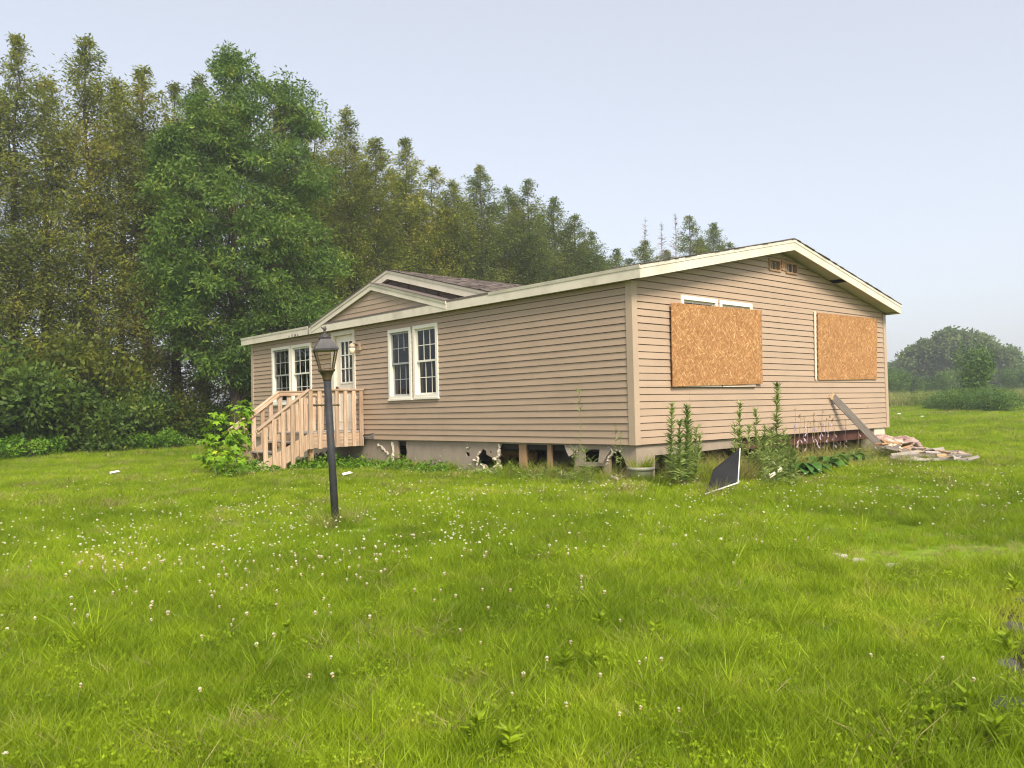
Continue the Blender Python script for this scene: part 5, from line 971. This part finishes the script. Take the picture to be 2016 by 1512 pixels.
# rubbish in the crawl space
lump('insulation', 700 + 1005 / 3.36, 800 + 308 / 3.36, -0.75, .22, .32, .11, 'brown_batt', 'sagging brown insulation batt hanging in the crawl space', 21, 0.4)
lump('insulation', 700 + 1142 / 3.36, 800 + 335 / 3.36, -0.6, .12, .16, .12, 'brown_batt', 'short brown insulation wad behind the middle stud', 22, 0.2)
for i, (a, b, w, m, lab) in enumerate([((1110, 430, 12.9), (1245, 412, 13.1), .05, 'grey_wood', 'grey stick lying between two studs in the crawl space'), ((1190, 440, 12.5), (1250, 408, 12.75), .07, 'foam', 'white broken trim piece leaning by the second stud'), ((965, 455, 13.0), (1090, 465, 12.7), .06, 'old_board', 'dark lath on the sill of the big opening'), ((1270, 440, 12.6), (1330, 372, 12.8), .06, 'old_board', 'dark panel scrap tilted in the crawl space'), ((1690, 462, 11.6), (1735, 480, 11.5), .03, 'foam', 'white plastic strip below the corner hole'), ((1280, 492, 12.0), (1330, 486, 12.0), .03, 'foam', 'white strip in the grass before the second stud'), ((1365, 462, 12.2), (1385, 450, 12.2), .04, 'foam', 'white chip beside the weeds in front of the studs')]):
    f = lambda v: tuple(on_plane(700 + v[0] / 3.36, 800 + v[1] / 3.36, 0, 0.22 if i not in (4, 5, 6) else -0.3)); o = plank('scrap_piece', f(a), f(b), w, 0.02, m); tag(o, lab, 'scrap', 'scraps in and before the crawl space')
MB2 = MB().box((-0.28, 2.55, -0.62), (-0.02, 3.35, -0.475)); tag(MB2.build('concrete_footing', 'stone'), 'low concrete footing below the big opening in the skirting', 'footing')
# stepping stones, litter, stones at the right edge
def slab(px, py, rx, ry, h, m, lab, name, cat, seed, grp=None):
    rng = np.random.default_rng(seed); q = on_ground(px, py); n = 11; a = np.linspace(0, 6.283, n, endpoint=False); k = rng.uniform(0.8, 1.15, n); z = gz(q[0], q[1]); R1 = [(q[0] + math.cos(t) * rx * f, q[1] + math.sin(t) * ry * f) for t, f in zip(a, k)]
    mb = MB(); mb.add([(x, y, z - 0.05) for x, y in R1] + [(x, y, z + h * 0.7) for x, y in R1] + [(q[0] + (x - q[0]) * .8, q[1] + (y - q[1]) * .8, z + h * rng.uniform(.9, 1.15)) for x, y in R1], [(i, (i + 1) % n, n + (i + 1) % n, n + i) for i in range(n)] + [(n + i, n + (i + 1) % n, 2 * n + (i + 1) % n, 2 * n + i) for i in range(n)] + [tuple(range(2 * n, 3 * n))]); tag(mb.build(name, m), lab, cat, grp)
for i, (px, py, rx, ry, h, m, lab) in enumerate([(1640, 1098, .14, .09, .022, 'stone', 'pale flat stepping stone showing in the worn track across the lawn'), (1598, 1081, .08, .06, .02, 'stone', 'small pale stone at the brown patch of the worn track'), (1690, 1105, .06, .05, .02, 'stone', 'small pale stone just past the stepping stone'), (1760, 1116, .09, .06, .018, 'stone', 'last pale stone where the worn track fades into grass')]): slab(px, py, rx, ry, h, m, lab, 'stepping_stone', 'stone', i, 'stones of the worn track')
for i, (px, py, rx, ry, h) in enumerate([(1998, 1245, .09, .08, .045), (1982, 1315, .08, .06, .03), (1985, 1395, .10, .07, .035), (2012, 1190, .07, .06, .04)]): slab(px, py, rx, ry, h, 'dark_stone', 'dark stone lying in the bare strip at the lawn side', 'rock', 'rock', 30 + i, 'dark stones in the bare strip')
ss_ = np.linspace(2.6, 6.6, 34); mb = MB(); vs = []
for k_, s_ in enumerate(ss_):
    w_ = (0.13 + 0.05 * math.sin(s_ * 5) + 0.03 * math.sin(s_ * 13)) * min(1, (6.7 - s_) * 1.2); c_ = 0.60 * s_ + 0.08 + 0.10 * math.sin(s_ * 2.3)
    for q_ in (-1, -0.3, 0.4, 1): t_ = c_ + w_ * q_; X_, Y_ = CAM[0] + s_ * S2[0] + t_ * T2[0], CAM[1] + s_ * S2[1] + t_ * T2[1]; vs.append((X_, Y_, gz(X_, Y_) + 0.006 + 0.012 * (abs(q_) < 1) * rnd.random()))
mb.add(vs, [(4 * a + b, 4 * a + b + 1, 4 * a + b + 5, 4 * a + b + 4) for a in range(len(ss_) - 1) for b in range(3)]); tag(mb.build('soil_strip', 'soil', smooth=True), 'bare dark soil strip along the side of the lawn', 'soil', kind='structure')
for px, py, lab in ((225, 938, 'white scrap of paper lying in the lawn towards the trees'), (1815, 824, 'white litter lying far out on the mown lawn'), (683, 942, 'white scrap in the ferns behind the lamp post'), (1770, 818, 'thin white litter near the back of the house')):
    q = on_ground(px, py); z = gz(q[0], q[1]) + 0.06; s = 0.09 if py > 900 else 0.11; mb = MB(); mb.add([(q[0] - s, q[1] - s * .4, z), (q[0] + s, q[1] - s * .5, z + .03), (q[0] + s * .9, q[1] + s * .5, z + .05), (q[0] - s * .8, q[1] + s * .4, z + 0.03), (q[0] + .3 * s, q[1], z - 0.01)], [(0, 1, 4), (1, 2, 4), (2, 3, 4), (3, 0, 4)]); tag(mb.build('litter', 'paper'), lab, 'litter')

# ------------------------------------------------------------------ lawn, meadow, clover
def tuft(seed, n, R, h0, h1, w, lean, m, seg=2, name='tuft'):
    rng = np.random.default_rng(seed); a = rng.random(n) * 6.283; r = np.sqrt(rng.random(n)) * R; B = np.stack([np.cos(a) * r, np.sin(a) * r, np.full(n, -0.01)], 1); h = rng.uniform(h0, h1, n); b = rng.random(n) * 6.283
    T = B + np.stack([np.cos(b) * lean * h, np.sin(b) * lean * h, h], 1); bend = np.stack([np.cos(b) * h * lean * rng.random(n) * 1.3, np.sin(b) * h * lean * rng.random(n) * 1.3, -h * 0.25 * rng.random(n)], 1)
    return bpy.data.objects.new(name, quads_mesh(name, blades(B, T, w * rng.uniform(0.6, 1.3, n), bend, rng, seg), 4, m))
def clover_patch(seed, n, R, name='clover_patch'):
    rng = np.random.default_rng(seed); a = rng.random(n) * 6.283; r = np.sqrt(rng.random(n)) * R; C = np.stack([np.cos(a) * r, np.sin(a) * r, rng.uniform(0.03, 0.085, n)], 1); V = []
    for k in range(3): D = np.stack([np.cos(a * 5 + k * 2.09), np.sin(a * 5 + k * 2.09), np.full(n, 0.15)], 1); V.append(leaves(C, 0.013, 0.014, rng, D, 0.1, 0, 0.05))
    return bpy.data.objects.new(name, quads_mesh(name, np.concatenate(V), 4, 'grass'))
def scatter(name, pts, rot, scl, idx, sources, lab, cat):
    coll = bpy.data.collections.new(name + '_kinds')
    for i, s in enumerate(sources): s.name = 'k%02d_%s' % (i, name); coll.objects.link(s)
    me = bpy.data.meshes.new(name); me.vertices.add(len(pts)); me.vertices.foreach_set('co', pts.astype(np.float32).ravel())
    for nm, ty, arr in (('rot', 'FLOAT_VECTOR', rot), ('scl', 'FLOAT_VECTOR', scl), ('idx', 'INT', idx)):
        at = me.attributes.new(nm, ty, 'POINT'); at.data.foreach_set('vector' if ty == 'FLOAT_VECTOR' else 'value', arr.astype(np.int32 if ty == 'INT' else np.float32).ravel())
    o = bpy.data.objects.new(name, me); COL.objects.link(o); tag(o, lab, cat, kind='stuff')
    ng = bpy.data.node_groups.new(name, 'GeometryNodeTree'); ng.interface.new_socket(name='Geometry', in_out='INPUT', socket_type='NodeSocketGeometry'); ng.interface.new_socket(name='Geometry', in_out='OUTPUT', socket_type='NodeSocketGeometry')
    n = ng.nodes; l = ng.links; gi = n.new('NodeGroupInput'); go = n.new('NodeGroupOutput'); ip = n.new('GeometryNodeInstanceOnPoints'); ci = n.new('GeometryNodeCollectionInfo'); ci.inputs['Collection'].default_value = coll; ci.inputs['Separate Children'].default_value = True; ci.inputs['Reset Children'].default_value = True
    l.new(gi.outputs[0], ip.inputs['Points']); l.new(ci.outputs[0], ip.inputs['Instance']); ip.inputs['Pick Instance'].default_value = True
    for nm, ty, sock in (('rot', 'FLOAT_VECTOR', 'Rotation'), ('scl', 'FLOAT_VECTOR', 'Scale'), ('idx', 'INT', 'Instance Index')):
        a = n.new('GeometryNodeInputNamedAttribute'); a.data_type = ty; a.inputs['Name'].default_value = nm; l.new(a.outputs[0], ip.inputs[sock])
    l.new(ip.outputs[0], go.inputs[0]); md = o.modifiers.new('scatter', 'NODES'); md.node_group = ng; return o
def sample_wedge(s0, s1, dens, rng, k=0.72, off=1.5):
    smid = (s0 + s1) / 2; n = int(dens * (s1 - s0) * 2 * (k * smid + off)); S = np.sqrt(rng.uniform(s0 * s0, s1 * s1, n)) if s0 > 0 else rng.uniform(s0, s1, n); T = rng.uniform(-1, 1, n) * (k * S + off)
    return CAM[0] + S * S2[0] + T * T2[0], CAM[1] + S * S2[1] + T * T2[1], S, T
def vnoise(x, y, f, seed):
    r = np.random.default_rng(seed); out = 0
    for i in range(5): a = r.random() * 6.283; g = f * r.uniform(0.6, 1.7); out = out + np.sin((x * math.cos(a) + y * math.sin(a)) * g + r.random() * 6.28)
    return out / 5
def in_house(x, y): return (x > -0.02) & (x < W + 0.02) & (y > 0.0) & (y < L + 0.02)
rng = np.random.default_rng(99)
kinds = [tuft(1, 64, 0.10, 0.05, 0.105, 0.0036, 0.32, 'grass'), tuft(2, 58, 0.10, 0.05, 0.125, 0.0038, 0.4, 'grass'), tuft(3, 44, 0.09, 0.07, 0.165, 0.0042, 0.45, 'grass'), tuft(4, 30, 0.09, 0.05, 0.12, 0.004, 0.7, 'grass_dry'), clover_patch(5, 34, 0.10), tuft(6, 40, 0.06, 0.14, 0.30, 0.006, 0.45, 'grass', 3), tuft(7, 90, 0.16, 0.035, 0.08, 0.006, 0.4, 'grass'), tuft(8, 90, 0.16, 0.04, 0.095, 0.007, 0.45, 'grass'), tuft(9, 46, 0.16, 0.05, 0.12, 0.010, 0.6, 'grass_dry')]
PX_, SC_, IX_ = [], [], []
for s0, s1, dens, near in ((1.8, 4.5, 300, 1), (4.5, 7, 210, 1), (7, 10, 130, 1), (10, 15, 75, 0), (15, 22, 40, 0), (22, 32, 16, 0), (32, 56, 6, 0)):
    x, y, S, T = sample_wedge(s0, s1, dens, rng)
    z = ground_z(x, y); keep = ~in_house(x, y); t = rng.random(len(x)); v = vnoise(x, y, 1.6, 5); dry = vnoise(x, y, 0.9, 8)
    # worn brown track and the bare strip by the stones
    tr = np.abs((y + 4.3) - (x + 2.7) * -0.75) ; worn = (S > 5.6) & (S < 8.5) & (T > 2.5) & (tr < 0.35)
    soilx = (T - (0.60 * S)) ; bare = (S < 6.2) & (np.abs(soilx - 0.08 - 0.10 * np.sin(S * 2.3)) < 0.10 + 0.05 * np.sin(S * 5))
    worn = worn | (((x + 5.28) / 0.35) ** 2 + ((y - 0.97) / 0.3) ** 2 < 1) | (((x + 4.9) / 0.4) ** 2 + ((y - 2.2) / 0.35) ** 2 < 1); keep &= ~(bare & (rng.random(len(x)) < 0.85)) & ~(worn & (rng.random(len(x)) < 0.3))
    if near: ix = np.where(t < 0.45, 0, np.where(t < 0.88, 1, np.where(t < 0.965, 2, 4)))
    else: ix = np.where(t < 0.5, 6, 7)
    dryp = np.where(worn, 0.6, 0.07 + 0.22 * np.clip(dry - 0.35, 0, 1) * 2); ix = np.where(rng.random(len(x)) < dryp, 3 if near else 8, ix)
    if near: ix = np.where((rng.random(len(x)) < 0.004), 5, ix); ix = np.where((v > 0.5) & (rng.random(len(x)) < 0.25), 2, ix)
    sc = rng.uniform(0.75, 1.25, len(x)) * (1 + 0.3 * v) * np.where(worn, 0.6, 1.0) * (1 + 0.0 * S) * (1.0 if s0 < 22 else 1.5)
    PX_.append(np.stack([x, y, z], 1)[keep]); SC_.append(sc[keep]); IX_.append(ix[keep])
PX_ = np.concatenate(PX_); SC_ = np.concatenate(SC_); IX_ = np.concatenate(IX_); N = len(PX_)
scatter('lawn_grass', PX_, np.stack([rng.normal(size=N) * 0.08, rng.normal(size=N) * 0.08, rng.random(N) * 6.283], 1), np.stack([SC_, SC_, SC_ * rng.uniform(0.8, 1.2, N)], 1), IX_, kinds, 'short green lawn grass with clover leaves and dry patches', 'grass')
print('lawn tufts', N)
# longer grass against the house, post and pot
tall = [tuft(21, 60, 0.12, 0.18, 0.42, 0.006, 0.4, 'grass', 3), tuft(22, 60, 0.12, 0.25, 0.55, 0.005, 0.45, 'grass_dry', 3), tuft(23, 50, 0.12, 0.12, 0.3, 0.006, 0.5, 'grass', 3)]
pts, ix, sc = [], [], []
def strip(x0, y0, x1, y1, n, jit, kk, s0=0.7, s1=1.2):
    for _ in range(n):
        f = rng.random(); x = x0 + (x1 - x0) * f + rng.normal() * jit; y = y0 + (y1 - y0) * f + rng.normal() * jit
        if in_house(np.array(x), np.array(y)): continue
        pts.append((x, y, gz(x, y))); ix.append(int(rng.choice(kk))); sc.append(rng.uniform(s0, s1))
strip(-0.2, 8, -0.2, 0.2, 90, 0.12, [2, 2, 0], 0.5, 0.9); strip(-0.25, 2.2, -0.3, 0.2, 40, 0.15, [0, 2, 1], 0.5, 0.95); strip(0.2, -0.5, 8.2, -0.45, 230, 0.2, [0, 2, 2, 1], 0.55, 1.0); strip(0.3, -0.9, 3.0, -1.0, 70, 0.15, [0, 2, 1], 0.4, 0.75); strip(0.15, -0.75, 1.1, -1.1, 60, 0.13, [1, 1, 0], 0.7, 1.1); strip(6.0, -2.0, 7.5, -2.2, 25, 0.25, [0, 2, 1], 0.3, 0.5); strip(4.2, -1.5, 6, -1.6, 40, 0.2, [0, 2, 1], 0.4, 0.65); strip(8.2, 0.2, 8.4, 3, 40, 0.15, [0, 2], 0.5, 0.9)
sa_, sb_ = p_at(1385, 985, 9.75), p_at(1450, 962, 10.0); strip(sa_[0], sa_[1], sb_[0], sb_[1], 16, 0.07, [1, 2, 0], 0.35, 0.6); strip(pb[0] - 0.25, pb[1] - 0.05, pb[0] + 0.15, pb[1] - 0.3, 16, 0.06, [2, 0], 0.4, 0.7)
strip(LP.x - 0.05, LP.y - 0.05, LP.x + 0.05, LP.y + 0.05, 14, 0.12, [0, 2, 1], 0.35, 0.75)
for px, py in ((1540, 1250), (1660, 1290), (1575, 1350), (1250, 1190), (1180, 1200), (1080, 1190), (520, 1290), (600, 1340), (240, 1170), (950, 1490), (1860, 1280), (560, 1170), (1010, 1385)):
    q = on_ground(px, py)
    for _ in range(2): pts.append((q[0] + rng.normal() * .05, q[1] + rng.normal() * .05, gz(q[0], q[1]))); ix.append(3); sc.append(rng.uniform(0.7, 1.0))
tall.append(tuft(24, 6, 0.04, 0.18, 0.30, 0.010, 0.4, 'grass', 4))
pts = np.array(pts); N = len(pts); sc = np.array(sc); scatter('tall_grass', pts, np.stack([rng.normal(size=N) * .1, rng.normal(size=N) * .1, rng.random(N) * 6.283], 1), np.stack([sc, sc, sc], 1), np.array(ix), tall, 'longer grass left unmown along the house walls and lamp post', 'grass')
for i, (px, py, n_, ln_) in enumerate(((935, 1470, 26, 0.10), (1000, 1500, 20, 0.09), (1180, 1255, 16, 0.08), (1110, 1345, 22, 0.09), (1290, 1265, 14, 0.07), (1170, 1330, 18, 0.10), (560, 1265, 12, 0.07), (1840, 1470, 12, 0.08), (1985, 1290, 20, 0.09), (1960, 1480, 22, 0.10), (2000, 1180, 18, 0.09), (1905, 1430, 14, 0.08))):
    q = on_ground(px, py); b = np.array([q[0], q[1], gz(q[0], q[1])]); weed_plant('lawn_weed', b, b + np.array([0.02, 0.01, 0.10 + 0.012 * (i % 4)]), 'broad-leaved weed sprouting from the front lawn', ln_ * 0.9, 0.020, n_ * 2, 'grass', 'broad-leaved weeds in the front lawn', 'weed', 0.3, 0.004, 400 + i, -0.4, 0.1)
# meadow beyond the mown edge
def edge_s(T): return 54 + 1.5 * np.sin(T * 0.35)
x, y, S, T = sample_wedge(52, 120, 3.2, rng, 0.75, 5); k = (S > edge_s(T)) & (y < 22.5) | (S > 62); x, y, S = x[k], y[k], S[k]; N = len(x); sc = rng.uniform(0.8, 1.3, N)
mead = [tuft(31, 46, 0.45, 0.55, 1.05, 0.03, 0.25, 'meadow', 2), tuft(32, 46, 0.45, 0.45, 0.95, 0.03, 0.3, 'meadow', 2)]
scatter('meadow_grass', np.stack([x, y, ground_z(x, y)], 1), np.stack([np.zeros(N), np.zeros(N), rng.random(N) * 6.283], 1), np.stack([sc, sc, sc], 1), rng.integers(0, 2, N), mead, 'tall pale meadow grass beyond the mown lawn', 'grass')
# clover blossoms: the nearest ones singly, the carpet further off as one mass
def blossom(seed):
    r = random.Random(seed); up = MB(); lo = MB(); up.lathe([(0.004, 0.010), (0.0095, 0.004), (0.0105, -0.001), (0.008, -0.004)], (0, 0, 0.0), 7); nn = 9
    up = MB()
    for k in range(16):
        a = k * 2.4; t = 0.25 + 1.2 * (k / 16); d = Vector((math.cos(a) * math.sin(t), math.sin(a) * math.sin(t), math.cos(t))); s = d.cross(Vector((0, 0, 1)) if abs(d.z) < .95 else Vector((1, 0, 0))).normalized() * 0.0034
        up.add([tuple(d * 0.003 - s), tuple(d * 0.003 + s), tuple(d * r.uniform(0.010, 0.0135) + s * 0.7), tuple(d * r.uniform(0.010, 0.0135) - s * 0.7)], [(0, 1, 2, 3)])
    for k in range(9):
        a = k * 0.7; d = Vector((math.cos(a) * 0.8, math.sin(a) * 0.8, -0.75 - r.random() * .3)); s = Vector((-math.sin(a), math.cos(a), 0)) * 0.003
        lo.add([tuple(-s), tuple(s), tuple(d * 0.010 + s * .6), tuple(d * 0.010 - s * .6)], [(0, 1, 2, 3)])
    return up.mesh('petals', 'petal_white'), lo.mesh('wilted_petals', 'petal_brown'), MB().tube([(0, 0, 0), (0.004, 0.002, -0.05), (0.0, 0.0, -0.16)], 0.0012, 4, False).mesh('stem', 'stalk')
bl = [blossom(i) for i in range(4)]
x, y, S, T = sample_wedge(2.6, 15, 60, rng, 0.68, 0.6); S = s_of(x, y); u = 1008 + F_PX * T / np.maximum(S, 0.1)
cl = vnoise(x, y, 1.1, 21); prob = np.clip(0.16 + 0.75 * (cl - 0.02), 0.03, 1.0)
left_patch = np.exp(-(((T + 2.4) / 2.4) ** 2)) * np.exp(-(((S - 7.6) / 1.8) ** 2)) * np.clip(0.75 + 1.2 * vnoise(x, y, 3.5, 33), 0.15, 2); near_fore = np.exp(-((S - 3.6) / 0.7) ** 2)
right_patch = np.exp(-(((T - 4.6) / 2.4) ** 2)) * np.exp(-(((S - 9.6) / 1.6) ** 2)); mid = np.exp(-(((T - 0.6) / 2.5) ** 2)) * np.exp(-(((S - 10.0) / 1.0) ** 2))
prob = np.clip(prob * 0.24 + left_patch * 1.4 + right_patch * 0.45 + mid * 0.4, 0, 1) * np.where((S > 4.2) & (S < 6.6) & (T > 0), 0.25, 1.0)
k = (rng.random(len(x)) < prob) & ~in_house(x, y); x, y, S = x[k], y[k], S[k]; order = np.argsort(S); x, y, S = x[order], y[order], S[order]
inview = np.abs((x - CAM[0]) * T2[0] + (y - CAM[1]) * T2[1]) < 0.61 * S; near = np.where(inview & (S > 3.1))[0][:220]; rest = np.setdiff1d(np.arange(len(x)), near)
for n_, i in enumerate(near):
    z = float(ground_z(x[i], y[i])) + random.uniform(0.085, 0.15); e = empty('clover_flower', (0, 0, 0)); tag(e, 'white clover blossom on a thin stalk in the front lawn', 'flower', 'clover blossoms in the front lawn')
    m3 = bl[n_ % 4]
    for pn, me in zip(('petals', 'wilted_petals', 'stem'), m3): o = bpy.data.objects.new(pn, me); COL.objects.link(o); o.parent = e
    s = random.uniform(0.75, 1.15); e.location = (x[i], y[i], z); e.rotation_euler = (random.uniform(-.3, .3), random.uniform(-.3, .3), random.uniform(0, 6.28)); e.scale = (s, s, s)
def blossom_obj(i):
    me = MB(); u_, l_ = bl[i][0], bl[i][1]; o = MB(); r = random.Random(i)
    o.add([tuple(v.co) for v in u_.vertices], [tuple(p.vertices) for p in u_.polygons]); return bpy.data.objects.new('blossom', o.mesh('blossom', 'petal_white'))
bs = [blossom_obj(i) for i in range(4)]; N = len(rest); z = ground_z(x[rest], y[rest]) + rng.uniform(0.09, 0.15, N); sc = rng.uniform(0.75, 1.2, N)
scatter('clover_carpet', np.stack([x[rest], y[rest], z], 1), np.stack([rng.normal(size=N) * .3, rng.normal(size=N) * .3, rng.random(N) * 6.283], 1), np.stack([sc, sc, sc], 1), rng.integers(0, 4, N), bs, 'white clover in bloom spread over the lawn', 'flowers'); print('clover', N)

# ------------------------------------------------------------------ smoky summer air round the whole place
mb = MB().box((-320, -320, -4.0), (420, 420, 24.0)); m, n, l, b = new_mat('haze_air'); n.remove(b)
pv = n.new('ShaderNodeVolumePrincipled'); pv.inputs['Color'].default_value = (0.93, 0.95, 1.0, 1); pv.inputs['Density'].default_value = HAZE; pv.inputs['Anisotropy'].default_value = 0.2
l.new(pv.outputs[0], n['Material Output'].inputs['Volume'])
tag(mb.build('haze', 'haze_air'), 'thin smoky summer haze filling the air over the field', 'haze', kind='stuff')
